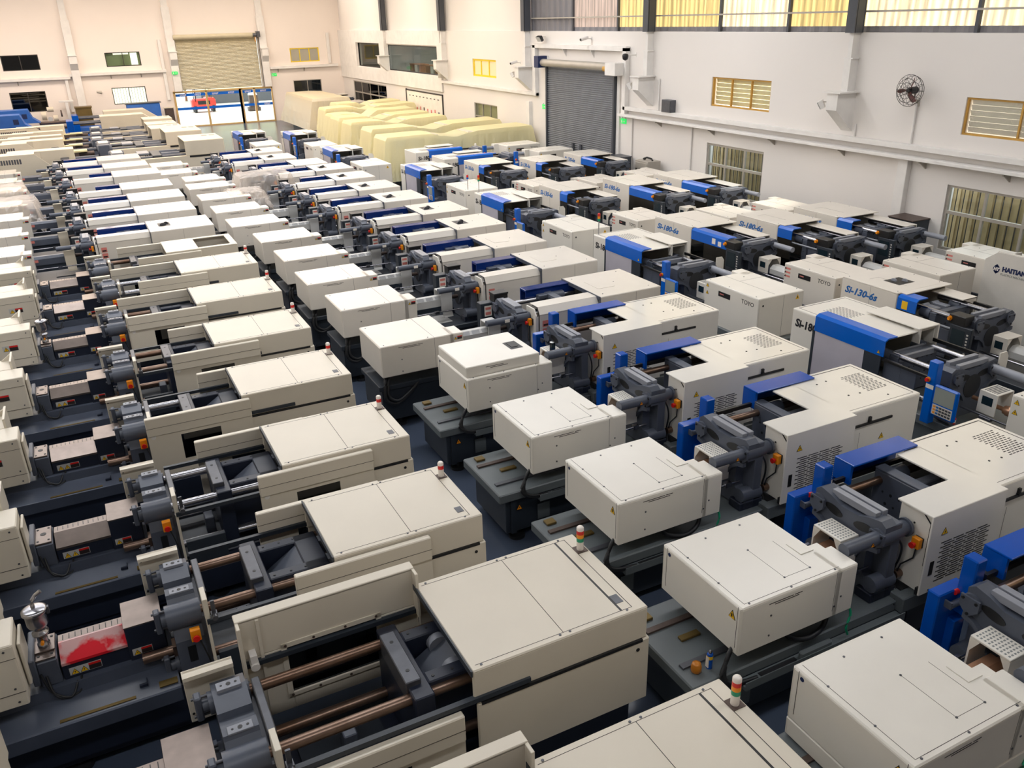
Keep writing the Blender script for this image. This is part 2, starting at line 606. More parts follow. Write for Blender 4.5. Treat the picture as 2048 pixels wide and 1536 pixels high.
# cable trays
tr = empty('cable_tray', (XW, 0, 0), label='white double cable tray along the right wall rising round the shutter', cat='cable tray')
obj('upper_tray', MB().box(-.2, 0, -6, 29.7, 3.42, 3.56, 0, .008), 'trim_white', tr)
obj('lower_tray', MB().box(-.34, -.04, -6, 29.9, 3.18, 3.27, 0, .008), 'trim_white', tr)
obj('riser', MB().box(-.2, 0, 29.55, 29.8, 3.2, 5.75, 0, .008), 'trim_white', tr)
obj('cross_tray', MB().box(-.2, 0, 29.55, 37.3, 5.62, 5.8, 0, .008), 'trim_white', tr)
obj('riser', MB().box(-.2, 0, 37.05, 37.3, 3.5, 5.75, 0, .008), 'trim_white', tr)
obj('far_tray', MB().box(-.16, 0, 37.05, 48.7, 3.5, 3.64, 0, .008), 'trim_white', tr)
for y in (10.6, 13.1, 15.5, 18.3, 21.2, 24.2, 27.3):
    obj('bracket', MB().box(-.3, 0, y - .02, y + .02, 3.13, 3.18).prism([(0, 2.96), (0, 3.13), (-.24, 3.13)], 'y', y - .02, y + .02), 'alu', tr)
for y in (32.2, 34.5):
    obj('bracket', MB().prism([(0, 5.3), (0, 5.62), (-.2, 5.62)], 'y', y - .03, y + .03), 'trim_white', tr)
for (y, z0, z1, lb) in ((16.06, 3.56, 4.6, 'thin white conduit running down from the wall fan'), (25.4, 1.2, 3.2, 'thin white conduit on the wall left of the barred window'), (27.5, 3.56, 4.7, 'thin white conduit beside the corbel right of the shutter'), (18.0, 3.56, 3.9, 'short white conduit under the corbel by the fan'), (29.2, .9, 3.2, 'white conduit pair below the green exit sign by the shutter')):
    obj('conduit', MB().cyl((XW - .04, y, z0), (XW - .04, y, z1), .03, 8), 'trim_white', label=lb, cat='conduit')


def win(name, axis, c, u0, u1, z0, z1, frame_m, nu, nz=None, pane=None, depth=.12, fw=.05, bars=0, sash=None, back=None):
    """framed window in a wall; axis 'x': wall plane x=c with u=y (looks to -x); axis 'y': wall plane y=c with u=x"""
    w = empty(name, (0, 0, 0), kind='structure')
    def bx(mb, a, b, p, q, d0, d1, m=0):
        return mb.box(c + d0, c + d1, a, b, p, q, m) if axis == 'x' else mb.box(a, b, c + d0, c + d1, p, q, m)
    fr = MB()
    for (a, b, p, q) in ((u0, u1, z0, z0 + fw), (u0, u1, z1 - fw, z1), (u0, u0 + fw, z0 + fw, z1 - fw), (u1 - fw, u1, z0 + fw, z1 - fw)):
        bx(fr, a, b, p, q, .04, depth)
    obj('window_frame', fr, frame_m, w)
    zs = nz or [z0, z1]
    for zi, (p, q) in enumerate(zip(zs, zs[1:])):
        if zi: obj('transom', bx(MB(), u0 + fw, u1 - fw, p - fw * .6, p + fw * .6, .04, depth), frame_m, w)
        for k in range(nu):
            a, b = u0 + (u1 - u0) * k / nu, u0 + (u1 - u0) * (k + 1) / nu
            if k: obj('mullion', bx(MB(), a - fw * .45, a + fw * .45, p, q, .05, depth), frame_m, w)
            if pane: obj('pane', bx(MB(), a + .02, b - .02, p + .02, q - .02, .085, .092), pane, w)
            for t in range(bars):
                y = a + (b - a) * (t + 1) / (bars + 1)
                obj('bar', bx(MB(), y - .008, y + .008, p, q, .13, .15), 'dark_inside', w)
    if back:
        obj('backing', bx(MB(), u0 - .1, u1 + .1, z0 - .1, z1 + .1, .24, .26), back, w)
    return w


# windows of the right wall
def louvres(w, axis, c, u0, u1, z0, z1, n, mk):
    for k in range(n):
        z = z0 + (z1 - z0) * (k + .5) / n
        d = (z1 - z0) / n
        mb = MB()
        q = [(c + .16, z + d * .48), (c + .2, z - d * .48), (c + .21, z - d * .48), (c + .17, z + d * .48)]
        if axis == 'x': mb.prism(q, 'y', u0, u1)
        else: mb.add([(u0, a, b) for a, b in q] + [(u1, a, b) for a, b in q], [(0, 1, 2, 3), (4, 5, 6, 7), (0, 4, 5, 1), (1, 5, 6, 2), (2, 6, 7, 3), (3, 7, 4, 0)])
        obj('louvre_blade', mb, mk, w)


w = win('window_1', 'x', XW, 21.6, 24.5, 3.94, 4.9, 'frame_orange', 3, back='win_glow')
louvres(w, 'x', XW, 21.65, 24.45, 4.0, 4.85, 6, 'louvre')
w = win('window_2', 'x', XW, 11.7, 14.65, 3.94, 4.85, 'frame_orange', 2, back='win_glow', pane='film_clear')
louvres(w, 'x', XW, 11.75, 14.6, 4.0, 4.8, 6, 'louvre_green')
for i, (a, b, n) in enumerate(((21.65, 24.55, 3), (10.4, 14.75, 4))):
    w = win('window_%d' % (i + 3), 'x', XW, a, b, .95, 2.67, 'alu', n, nz=[.95, 1.95, 2.67], pane='glass', bars=4, fw=.07)
    # corrugated fence sheets that stand outside these windows
    mb = MB()
    m_ = int((b - a + 2) / .12)
    for k in range(m_):
        y = a - 1 + .12 * k
        d = .0 if k % 2 else .04
        mb.box(XW + 1.0 + d, XW + 1.06 + d, y, y + .12, .0, 2.6)
    obj('sheet_fence', mb, 'fence', label=['pale corrugated fence outside the barred window near the shutter', 'pale corrugated fence outside the barred window near the camera'][i], cat='fence', group='fences outside the windows')
w = win('window_5', 'x', XW, 41.62, 44.5, 4.07, 4.95, 'tape_yellow', 3, back='win_glow', pane='film_silver', fw=.09)
w = win('window_6', 'x', XW, 41.62, 44.5, 1.3, 2.7, 'alu', 3, nz=[1.3, 2.0, 2.7], back='louvre', pane='glass')
w = win('window_7', 'x', XW, 59.7, 64.85, 3.9, 5.52, 'black', 1, pane='glass', fw=.06)
w = win('window_8', 'x', XW, 49.3, 58.35, 3.86, 5.46, 'black', 1, pane='glass', fw=.06)
w = win('window_9', 'x', XW, 59.1, 66.7, .4, 2.8, 'alu', 4, nz=[.4, 2.0, 2.8], pane='glass_dark', fw=.07)
# the office behind the upper windows
of = MB().box(XW + .28, XW + 5.5, 48.9, 66.9, 3.4, 3.5).box(XW + .28, XW + 5.5, 48.9, 66.9, 6.3, 6.4).box(XW + 5.4, XW + 5.6, 48.9, 66.9, 3.4, 6.4).box(XW + .28, XW + 5.5, 48.7, 48.9, 3.4, 6.4).box(XW + .28, XW + 5.5, 66.9, 67.1, 3.4, 6.4)
of.box(XW + .28, XW + 5.5, 58.9, 59.1, 3.5, 6.3)
office = obj('wall_office', of, 'office_wall', kind='structure')
obj('added_office_lamp', MB().box(XW + 2, XW + 3.2, 52, 56, 6.24, 6.3), 'skylight', parent=office)  # unseen glowing panel, added to brighten the office interior
of2 = MB().box(XW + .28, XW + 5, 58.9, 67, 0, .02).box(XW + 4.9, XW + 5, 58.9, 67, 0, 3.4).box(XW + .28, XW + 5, 58.8, 58.9, 0, 3.4).box(XW + .28, XW + 5, 67, 67.1, 0, 3.4)
obj('wall_showroom', of2, 'office_wall', kind='structure')
for k, (y, lb) in enumerate(((56.4, 'brown desk behind the office window, beside the leftmost office chair'), (53.6, 'brown desk behind the office window, between the two office chairs'))):
    d = empty('desk', (XW + 1.5, y, 3.5), label=lb, cat='desk', group='desks in the upstairs office')
    obj('desktop', MB().box(-.35, .35, -.9, .9, .7, .75, 0, .01), 'wood', d)
    for sy in (-.85, .8): obj('side_panel', MB().box(-.33, .33, sy, sy + .05, 0, .7), 'wood', d)
    obj('drawer_unit', MB().box(-.3, .3, -.4, .1, .15, .7, 0, .01), 'office_wall', d)
for k, (y, lb) in enumerate(((55.3, 'brown leather office chair seen through the office window, left'), (52.4, 'brown leather office chair seen through the office window, right'))):
    d = empty('office_chair', (XW + 2.4, y, 3.5), label=lb, cat='chair', group='chairs in the upstairs office')
    obj('backrest', MB().box(.2, .32, -.35, .35, .55, 1.35, 0, .05), 'wood', d)
    obj('seat', MB().box(-.3, .25, -.33, .33, .42, .55, 0, .04), 'wood', d)
    obj('pedestal', MB().cyl((0, 0, 0), (0, 0, .42), .04, 8).box(-.3, .3, -.03, .03, 0, .05).box(-.03, .03, -.3, .3, 0, .05), 'black', d)
pl = empty('potted_plant', (XW + .9, 50.4, 3.5), label='tall leafy green plant standing behind the office window', cat='plant')
obj('pot', MB().lathe([(.2, 0), (.28, .4), (.3, .4), (.3, .45)], (0, 0, 0), 14), 'wood', pl)
obj('stem', MB().cyl((0, 0, .4), (0, .03, 1.5), .03, 8), 'wood', pl)
mb = MB()
rnd = random.Random(3)
for k in range(260):
    a, h, rr = rnd.uniform(0, 6.28), rnd.uniform(.6, 2.0), rnd.uniform(.1, .6)
    c = Vector((rr * math.cos(a) * .8, rr * math.sin(a), h))
    t = rnd.uniform(0, 6.28)
    u = Vector((math.cos(t), math.sin(t), rnd.uniform(-.6, .3))).normalized() * .13
    v = Vector((-math.sin(t), math.cos(t), rnd.uniform(-.3, .3))).normalized() * .05
    mb.add([c - u, c + v, c + u, c - v], [(0, 1, 2, 3)])
obj('foliage', mb, 'leaf', pl, kind='stuff')
# notice board below the office
bd = empty('notice_board', (XW, 52, 0), label='long white notice board with printed pictures below the office', cat='board')
obj('panel', MB().box(-.05, 0, -3.0, 2.95, .5, 2.75, 0, .01), 'paper', bd)
obj('board_frame', MB().box(-.07, 0, 2.95, 3.1, .5, 2.85).box(-.07, 0, -3.1, 3.1, 2.75, 2.82).box(-.06, 0, -3.1, -3.0, .5, 2.8), 'seam', bd)
rnd = random.Random(5)
for k in range(9):
    y = 2.4 - k * .6
    obj('printed_picture', MB().box(-.056, -.05, y - .09, y + .09, 1.4 + rnd.uniform(-.1, .1), 1.75 + rnd.uniform(0, .15)), rnd.choice(['pink_print', 'label_black', 'ink_navy']), bd)
    obj('printed_heading', MB().box(-.056, -.05, y - .12, y + .12, 2.45, 2.5), 'seam', bd)

# the grey roller shutter of the right wall
sh = empty('roller_shutter', (XW, 33.2, 0), label='dark grey roller shutter closing the gate in the right wall', cat='shutter')
mb = MB()
nsl = 58
for k in range(nsl):
    z0 = 4.86 * k / nsl
    z1 = 4.86 * (k + 1) / nsl
    zm = (z0 + z1) / 2
    mb.prism([(-.1, z0 + .012), (-.155, zm), (-.1, z1 - .012), (-.09, z1), (-.06, z1), (-.06, z0), (-.09, z0)], 'y', -2.75, 2.75)
obj('slat_curtain', mb, 'shutter_grey', sh, kind='stuff')
for y in (-2.86, 2.76): obj('guide_rail', MB().box(-.2, 0, y, y + .1, 0, 4.95), 'steel_col', sh)
obj('barrel', MB().cyl((-.3, -2.9, 5.02), (-.3, 2.9, 5.02), .16, 16), 'alu', sh)
obj('end_bracket', MB().box(-.55, 0, 2.9, 3.3, 4.8, 5.3, 0, .01), 'ink_navy', sh)
obj('motor_box', MB().box(-.6, 0, -3.5, -2.75, 4.72, 5.2, 0, .015), 'trim_white', sh)
obj('motor', MB().cyl((-.4, -2.7, 4.95), (-.4, -2.4, 4.95), .11, 12), 'frame_orange', sh)
obj('bottom_bar', MB().box(-.2, -.04, -2.75, 2.75, 0, .12).box(-.22, -.15, -.35, -.22, 0, 1.7).box(-.22, -.15, .3, .43, 0, 1.7), 'steel_col', sh)
for (a, b, z) in ((2.86, 3.1, 5.3), (-3.1, -2.9, 4.7)): obj('opening_post', MB().box(-.08, 0, a, b, 0, z), 'trim_white', sh)


def exit_sign(loc, rz, lb):
    e = empty('exit_sign', loc, rz, label=lb, cat='sign', group='green exit signs')
    obj('sign_body', MB().box(-.19, .19, -.04, 0, -.1, .1, 0, .008), 'exit_green', e)
    mb = MB()      # running figure, arrow
    mb.box(-.12, -.09, -.045, -.04, .02, .06).prism([(-.13, .02), (-.06, .0), (-.07, -.03), (-.13, -.02)], 'y', -.045, -.04).prism([(-.12, -.02), (-.15, -.07), (-.13, -.07), (-.1, -.03)], 'y', -.045, -.04).prism([(-.09, -.02), (-.05, -.07), (-.07, -.07), (-.11, -.02)], 'y', -.045, -.04)
    mb.prism([(.0, .01), (.08, .01), (.08, .04), (.14, 0), (.08, -.04), (.08, -.01), (.0, -.01)], 'y', -.045, -.04)
    obj('running_figure', mb, 'paper', e)
    for sx in (-.1, .1): obj('lamp_head', MB().cyl((sx, -.02, .1), (sx, -.02, .17), .03, 8), 'trim_white', e)


exit_sign((XW, 36.5, 3.04), R(-90), 'green exit sign left of the grey roller shutter')
exit_sign((XW, 29.85, 2.96), R(-90), 'green exit sign right of the grey roller shutter')
exit_sign((7.72, YW - .5, 3.84), 0, 'green exit sign on the pillar left of the beige shutter')
exit_sign((14.9, YW, 3.35), 0, 'green exit sign right of the beige shutter')


def flood(loc, rz, dark, lb, light=0):
    e = empty('flood_light', loc, rz, label=lb, cat='flood light', group='wall flood lights')
    obj('arm', MB().box(-.012, .012, -.3, 0, -.012, .012), 'alu', e)
    obj('housing', MB().prism([(-.3, -.2), (-.42, .0), (-.3, .06), (-.2, -.14)], 'x', -.2, .2), 'black' if dark else 'trim_white', e)
    obj('lens', MB().prism([(-.315, -.19), (-.425, -.01), (-.435, -.02), (-.325, -.2)], 'x', -.17, .17), 'label', e)


lt = bpy.data.lights.new('flood_beam', 'SPOT')
lt.energy, lt.color, lt.spot_size, lt.spot_blend, lt.shadow_soft_size = 420, (1, .9, .74), R(95), .9, .12
lo_ = bpy.data.objects.new('flood_beam', lt)
COL.objects.link(lo_)
lo_.location = (XW - 1.0, 18.75, 4.35)
lo_.rotation_euler = (Vector((17.6, 20.6, 1.4)) - lo_.location).to_track_quat('-Z', 'Y').to_euler()
flood((XW, 36.35, 6.1), R(-90), True, 'black flood light above the left corner of the grey shutter')
flood((XW - .45, 28.3, 4.5), R(-140), False, 'white flood light on the column right of the grey shutter')
flood((XW - .45, 18.55, 4.5), R(-140), False, 'white flood light on the column beside the fan')
flood((XW - .45, 38.15, 4.5), R(-140), False, 'white flood light on the column left of the grey shutter')


def camera_unit(loc, rz, dome, lb):
    e = empty('security_camera', loc, rz, label=lb, cat='camera', group='security cameras')
    obj('mount', MB().box(-.03, .03, -.02, 0, -.08, .08).cyl((0, 0, 0), (0, -.5 if dome else -.25, .02), .025, 8), 'trim_white', e)
    if dome:
        obj('dome', MB().lathe([(.02, -.18), (.1, -.14), (.12, -.05), (.12, 0), (.1, .05), (.03, .07)], (0, -.5, 0), 14), 'black', e)
    else:
        obj('camera_body', MB().cyl((0, -.2, .06), (.02, -.55, -.02), .07, 10), 'trim_white', e)
        obj('lens_cap', MB().cyl((.02, -.55, -.02), (.021, -.57, -.023), .05, 10), 'black', e)


camera_unit((XW - .3, 28.7, 5.52), R(-90), True, 'dome security camera on the column right of the grey shutter')
camera_unit((XW, 32.4, 6.05), R(-90), False, 'white bullet security camera above the grey shutter')
camera_unit((XW - .3, 38.3, 4.95), R(-90), False, 'white bullet security camera left of the grey shutter')
# electrical boxes by the wall
eb = empty('switch_box', (XW, 26.75, 0), label='grey metal switch box fixed on the cable tray', cat='switch box')
obj('box_body', MB().box(-.25, 0, -.28, .28, 3.56, 4.0, 0, .01), 'dark_steel', eb)
obj('box_door', MB().box(-.262, -.25, -.25, .25, 3.6, 3.96, 0, .004), 'dark_steel', eb)
cb = empty('control_cabinet', (XW - .5, 27.4, 0), label='light grey control cabinet standing against the wall right of the shutter', cat='cabinet')
obj('cabinet_body', MB().box(-.3, .3, -.42, .42, 0, 1.75, 0, .012), 'alu', cb)
obj('cabinet_door', MB().box(-.318, -.3, -.38, .38, .1, 1.68, 0, .006), 'alu', cb)
obj('door_lock', MB().box(-.34, -.318, .28, .33, 1.35, 1.45), 'black', cb)
obj('cable_on_top', MB().tube([(.0, -.3, 1.77), (.1, -.1, 1.8), (-.05, .0, 1.86), (-.1, .15, 1.8), (.05, .25, 1.77)], .035, 7), 'black', cb)
db = empty('junction_box', (XW - .45, 29.5, 0), label='dark cabinet beside the fire extinguisher at the shutter', cat='cabinet')
obj('box_body', MB().box(-.3, .35, -.4, .4, 0, 1.62, 0, .01), 'dark_base', db)
obj('lid', MB().box(-.32, .37, -.42, .42, 1.62, 1.66, 0, .005), 'dark_steel', db)
fe = empty('fire_extinguisher', (XW - .75, 28.85, 0), label='red fire extinguisher with white cylinder beside the dark cabinet', cat='extinguisher')
obj('cylinder', MB().lathe([(.09, 0), (.1, .03), (.1, .5), (.05, .6), (.04, .63)], (0, 0, 0), 14), 'red', fe)
obj('band', MB().cyl((0, 0, .3), (0, 0, .55), .105, 14), 'trim_white', fe)
obj('valve', MB().cyl((0, 0, .63), (0, 0, .7), .03, 8).box(-.12, .03, -.015, .015, .7, .73), 'black', fe)
hb = empty('junction_box', (XW - .3, 15.5, 0), label='dark steel box on the wall between the fan conduit and the barred window', cat='cabinet')
obj('box_body', MB().box(-.35, .3, -.4, .4, 1.05, 1.68, 0, .01), 'dark_base', hb)
obj('lid', MB().box(-.37, .3, -.42, .42, 1.68, 1.71, 0, .005), 'brown_plate', hb)
pb = empty('junction_box', (XW - .1, 49.0, 0), label='white electrical box under the corbel at the end of the office', cat='cabinet')
obj('box_body', MB().box(-.3, 0, -.9, -.45, 3.8, 4.55, 0, .01), 'alu', pb)
obj('box_door', MB().box(-.315, -.3, -.86, -.5, 3.86, 4.5, 0, .004), 'alu', pb)
# wall fan
fn = empty('wall_fan', (XW, 16.06, 4.95), R(-90), label='black wire cage wall fan with dark red blades on the right wall', cat='fan')
mb = MB()
for rr, yy in ((.4, -.42), (.3, -.5), (.2, -.54), (.1, -.56), (.36, -.3), (.2, -.27)):
    mb.tube([(rr * math.cos(t * math.pi / 12), yy, rr * math.sin(t * math.pi / 12)) for t in range(25)], .007, 5)
for k in range(14):
    t = 2 * math.pi * k / 14
    mb.tube([(q * math.cos(t), y, q * math.sin(t)) for q, y in ((.04, -.57), (.2, -.54), (.3, -.5), (.4, -.42), (.36, -.3), (.2, -.27))], .005, 4)
obj('cage', mb, 'fan_wire', fn)
mb = MB()
for k in range(3):
    t = 2 * math.pi * k / 3 + .9
    pts = []
    for (q, w_) in ((.05, .05), (.15, .11), (.28, .14), (.35, .08)):
        pts.append((q, w_))
    vs = []
    for sgn in (1, -1):
        for (q, w_) in (pts if sgn == 1 else pts[::-1]):
            a = t + sgn * w_ / q * .35 + .9 * q
            vs.append((q * math.cos(a), -.42 + sgn * .04, q * math.sin(a)))
    n_ = len(vs)
    vs2 = [(x, y - .008, z) for x, y, z in vs]
    mb.add(vs + vs2, [list(range(n_)), list(range(n_, 2 * n_))[::-1]] + [(i, (i + 1) % n_, n_ + (i + 1) % n_, n_ + i) for i in range(n_)])
obj('blades', mb, 'fan_blade', fn)
obj('motor', MB().cyl((0, -.38, 0), (0, -.15, 0), .09, 14).cyl((0, -.47, 0), (0, -.38, 0), .05, 12), 'black', fn)
obj('wall_arm', MB().tube([(0, -.2, 0), (0, -.15, -.25), (0, -.02, -.33)], .025, 8).box(-.06, .06, -.03, 0, -.42, -.25), 'alu', fn)

# far wall ---------------------------------------------------------------
WIN_F = [(-3.05, -.8, 4.44, 5.42), (3.35, 5.64, 4.43, 5.36), (16.3, 18.55, 4.17, 5.17), (-3.05, -.85, 1.75, 3.07), (3.36, 5.6, 1.9, 3.03), (16.3, 18.5, 1.6, 2.86), (7.45, 14.55, 0, 2.56), (8.1, 13.9, 2.56, 6.1)]
wf = wall_cells('y', YW, YW + .28, XL - .3, XW + .3, 0, ZR, WIN_F)
wall_far = obj('wall_far', wf, 'wall_warm', kind='structure')
# high windows above the frame, that light the far half of the hall
obj('clerestory_sheet', MB().box(-12.5, 19.2, YW - .03, YW, 8.95, 10.3), 'skylight_warm', parent=wall_far)
win('window_10', 'y', YW, -3.05, -.8, 4.44, 5.42, 'seam', 2, pane='glass_dark', back='dark_inside')
w = win('window_11', 'y', YW, 3.35, 5.64, 4.43, 5.36, 'seam', 2, pane='glass', back='louvre_green')
obj('light_gap', MB().box(5.0, 5.45, YW + .2, YW + .23, 4.5, 5.3).box(3.9, 4.9, YW + .2, YW + .23, 5.2, 5.32), 'win_glow', w)
w = win('window_12', 'y', YW, 16.3, 18.55, 4.17, 5.17, 'tape_yellow', 3, pane='film_clear', back='louvre_green', fw=.07)
win('window_13', 'y', YW, -3.05, -.85, 1.75, 3.07, 'seam', 2, pane='glass_dark', back='dark_inside')
win('window_14', 'y', YW, 3.36, 5.6, 1.9, 3.03, 'seam', 2, pane='glass', back='win_glow', bars=5)
w = win('window_15', 'y', YW, 16.3, 18.5, 1.6, 2.86, 'alu', 2, pane='glass_dark', back='sheet_l')
for i, (x, lb) in enumerate(((1.28, 'white painted pillar of the far wall between the two left windows'), (7.8, 'white painted pillar at the left side of the beige shutter'), (14.3, 'white painted pillar at the right side of the beige shutter'))):
    c = empty('pillar', (x, YW, 0), label=lb, cat='column', group='pillars of the far wall')
    obj('shaft', MB().box(-.26, .26, -.4, 0, 2.55 if i else 0, 7.5 + (.7 if i == 1 else 0), 0, .01).box(-.2, .2, -.3, 0, 7.5, ZR), 'trim_white', c)
    obj('corbel', MB().prism([(0, 5.25), (-.75, 5.25), (-.75, 4.75), (-.3, 4.2), (0, 4.2)], 'x', -.24, .24).box(-.3, .3, -.8, 0, 5.24, 5.28), 'trim_white', c)
for (x0, x1, z, lb) in ((-13, .9, 3.85, 'white cable tray on the far wall at the left edge'), (.85, 7.2, 4.0, 'white cable tray on the far wall left of the beige shutter'), (14.6, 19.9, 3.85, 'white cable tray on the far wall right of the beige shutter')):
    t = empty('wall_tray', ((x0 + x1) / 2, YW, 0), label=lb, cat='cable tray', group='cable trays of the far wall')
    h = (x1 - x0) / 2
    obj('tray', MB().box(-h, h, -.3, 0, z - .09, z + .09, 0, .01), 'trim_white', t)
    for k in range(int((x1 - x0) / 2)):
        obj('bracket', MB().prism([(0, z - .35), (0, z - .09), (-.25, z - .09)], 'x', -h + .6 + 2 * k, -h + .66 + 2 * k), 'alu', t)
for (x, z0, z1, lb) in ((.6, 1.6, 3.8, 'white pipe on the far wall beside the grindstone stand'), (7.05, 2.0, 6.1, 'white square duct left of the beige shutter pillar'), (19.3, 4.0, 6.2, 'white pipe in the corner of the far wall')):
    obj('duct', MB().box(x - .1, x + .1, YW - .2, YW, z0, z1, 0, .01), 'trim_white', label=lb, cat='duct', group='ducts of the far wall')
# beige shutter, half down, above glass doors
sh = empty('roller_shutter', (11, YW, 0), label='beige roller shutter rolled down above the glass doors', cat='shutter')
mb = MB()
for k in range(36):
    z0, z1 = 2.62 + 3.45 * k / 36, 2.62 + 3.45 * (k + 1) / 36
    mb.add([(-2.9, -.12, z0), (2.85, -.12, z0), (2.85, -.17, (z0 + z1) / 2), (-2.9, -.17, (z0 + z1) / 2), (2.85, -.12, z1 - .01), (-2.9, -.12, z1 - .01), (2.85, -.1, z1), (-2.9, -.1, z1)], [(0, 1, 2, 3), (3, 2, 4, 5), (5, 4, 6, 7)])
obj('slat_curtain', mb, 'shutter_beige', sh, kind='stuff')
obj('barrel', MB().cyl((-3.0, -.35, 6.2), (2.85, -.35, 6.2), .17, 16), 'shutter_beige', sh)
obj('motor', MB().cyl((2.6, -.5, 6.2), (3.0, -.5, 6.2), .13, 10).box(2.85, 3.1, -.7, -.2, 6.05, 6.45), 'dark_steel', sh)
obj('pull_chain', MB().tube([(2.75, -.5, 6.1), (2.72, -.5, 5.8), (2.75, -.5, 5.75)], .03, 6), 'orange', sh)
for x in (-3.0, 2.87): obj('guide_rail', MB().box(x, x + .12, -.25, 0, 2.55, 6.1), 'alu', sh)
# glass door front
gd = empty('door_1', (0, YW, 0), kind='structure')
mb = MB().box(7.4, 14.6, -.1, .05, 2.42, 2.56, 0, .01).box(7.4, 14.6, -.08, .04, 0, .1)
for x in (7.4, 9.64, 12.1, 13.16, 14.5): mb.box(x, x + .14 if x < 14 else x + .1, -.1, .05, 0, 2.5)
mb.box(12.1, 12.34, -.1, .05, 0, 2.5)
obj('door_frame', mb, 'alu_gold', gd)
for (a, b) in ((7.54, 9.64), (9.78, 12.1), (12.36, 13.14), (13.3, 14.5)):
    p = obj('pane', MB().box(a, b, -.03, -.02, .1, 2.42), 'glass', gd)
    obj('blue_band', MB().box(a, b, -.036, -.031, 2.18, 2.36), 'blue', p)
    obj('blue_band', MB().box(a, b, -.036, -.031, 1.22, 1.4), 'blue', p)
    n_ = 2 if b - a > 1.5 else 1
    mb = MB()
    tm = text_mesh('OTOT', .16, 0, .004, .001, 'CENTER')
    for k in range(n_):
        mb.merge(tm, Matrix.Translation((a + (b - a) * (k + .5) / n_, -.04, 2.21)) @ FACE_NY)
    if a > 13: mb.merge(tm, Matrix.Translation((14.1, -.04, 1.25)) @ FACE_NY)
    obj('lettering', mb, 'paper', p)
obj('door_handle', MB().cyl((12.28, -.14, .95), (12.28, -.14, 1.3), .025, 8), 'alu', gd)

# left and back walls (out of the picture)
wall_left = obj('wall_left', MB().box(XL - .3, XL, YB - .3, YW + .3, 0, 8.2).box(XL - .3, XL, YB - .3, YW + .3, 9.8, ZR), 'wall_paint', kind='structure')
obj('clerestory_sheet', MB().box(XL - .2, XL - .15, YB, YW, 8.2, 9.8), 'sheet_w', parent=wall_left)
obj('wall_back', MB().box(XL - .3, XW + .3, YB - .3, YB, 0, ZR), 'wall_paint', kind='structure')

# the yard outside the glass doors
obj('ground', MB().box(-20, 45, YW + .3, 110, -.3, -.02), 'ground_out', kind='structure')
obj('ground_side', MB().box(XW + 6, 40, YB, YW + .3, -.3, -.02), 'ground_out', kind='structure')
hb = empty('building', (17, 90, 0), label='beige building across the yard seen through the glass doors', cat='building')
obj('wall', MB().box(-5, 16, -1, 3, 1.2, 7, 0, .02), 'louvre', hb)
obj('plinth', MB().box(-5, 16, -1.02, 3, 0, 1.2), 'dark_steel', hb)
fk = empty('forklift', (11.0, 81, 0), label='red forklift parked in the yard behind the glass doors', cat='forklift')
obj('body', MB().prism([(-.8, .25), (.9, .25), (1.0, .7), (.9, 1.15), (.2, 1.2), (-.1, .85), (-.8, .85)], 'y', -.55, .55).box(-1.0, 1.0, -.5, .5, .3, 1.1, 0, .1), 'red_truck', fk)
obj('grille', MB().box(-.5, .5, -.57, -.54, .65, .95, 0, .01), 'black', fk)
obj('roof_guard', MB().box(-.7, .7, -.5, .5, 2.0, 2.06).box(-.7, -.64, -.5, -.44, .9, 2.0).box(.64, .7, -.5, -.44, 1, 2.0).box(-.7, -.64, .44, .5, .9, 2.0).box(.64, .7, .44, .5, 1, 2.0), 'black', fk)
obj('mast', MB().box(-.5, -.42, .8, .9, .1, 2.3).box(.42, .5, .8, .9, .1, 2.3), 'dark_steel', fk)
for x in (-.75, .75):
    for y in (-.4, .5): obj('wheel', MB().cyl((x - .1, y, .3), (x + .1, y, .3), .3, 16), 'rubber', fk)
st = empty('steel_stack', (14.9, 79, 0), label='stack of brown scrap and boards in the yard right of the forklift', cat='stack')
obj('board', MB().box(-.5, .5, -.4, .4, 0, .3, 0, .02).box(-.35, .4, -.3, .35, .3, 1.3, 0, .03), 'brown_plate', st)
obj('cloth', MB().lathe([(.4, 0), (.35, .15), (.1, .25)], (0, 0, 1.3), 9), 'paper', st)
for i, (x, h) in enumerate(((7.6, 2.6), (11.2, 3.2), (14.9, 3))):
    t = empty('tree', (x, 93 + i, 0), label=['leafy tree left of the forklift in the yard', 'leafy tree behind the forklift in the yard', 'leafy tree beside the beige building in the yard'][i], cat='tree', group='trees in the yard')
    obj('trunk', MB().cyl((0, 0, 0), (.1, 0, h * .6), .12, 8, 0, .07), 'wood', t)
    mb = MB()
    for k in range(220):
        c = Vector((rnd.gauss(0, .7), rnd.gauss(0, .7), h * .75 + rnd.gauss(0, .55)))
        tt = rnd.uniform(0, 6.28)
        u = Vector((math.cos(tt), math.sin(tt), rnd.uniform(-.6, .6))) * .2
        v = Vector((-math.sin(tt), math.cos(tt), rnd.uniform(-.6, .6))) * .11
        mb.add([c - u, c + v, c + u, c - v], [(0, 1, 2, 3)])
    obj('foliage', mb, 'leaf', t, kind='stuff')

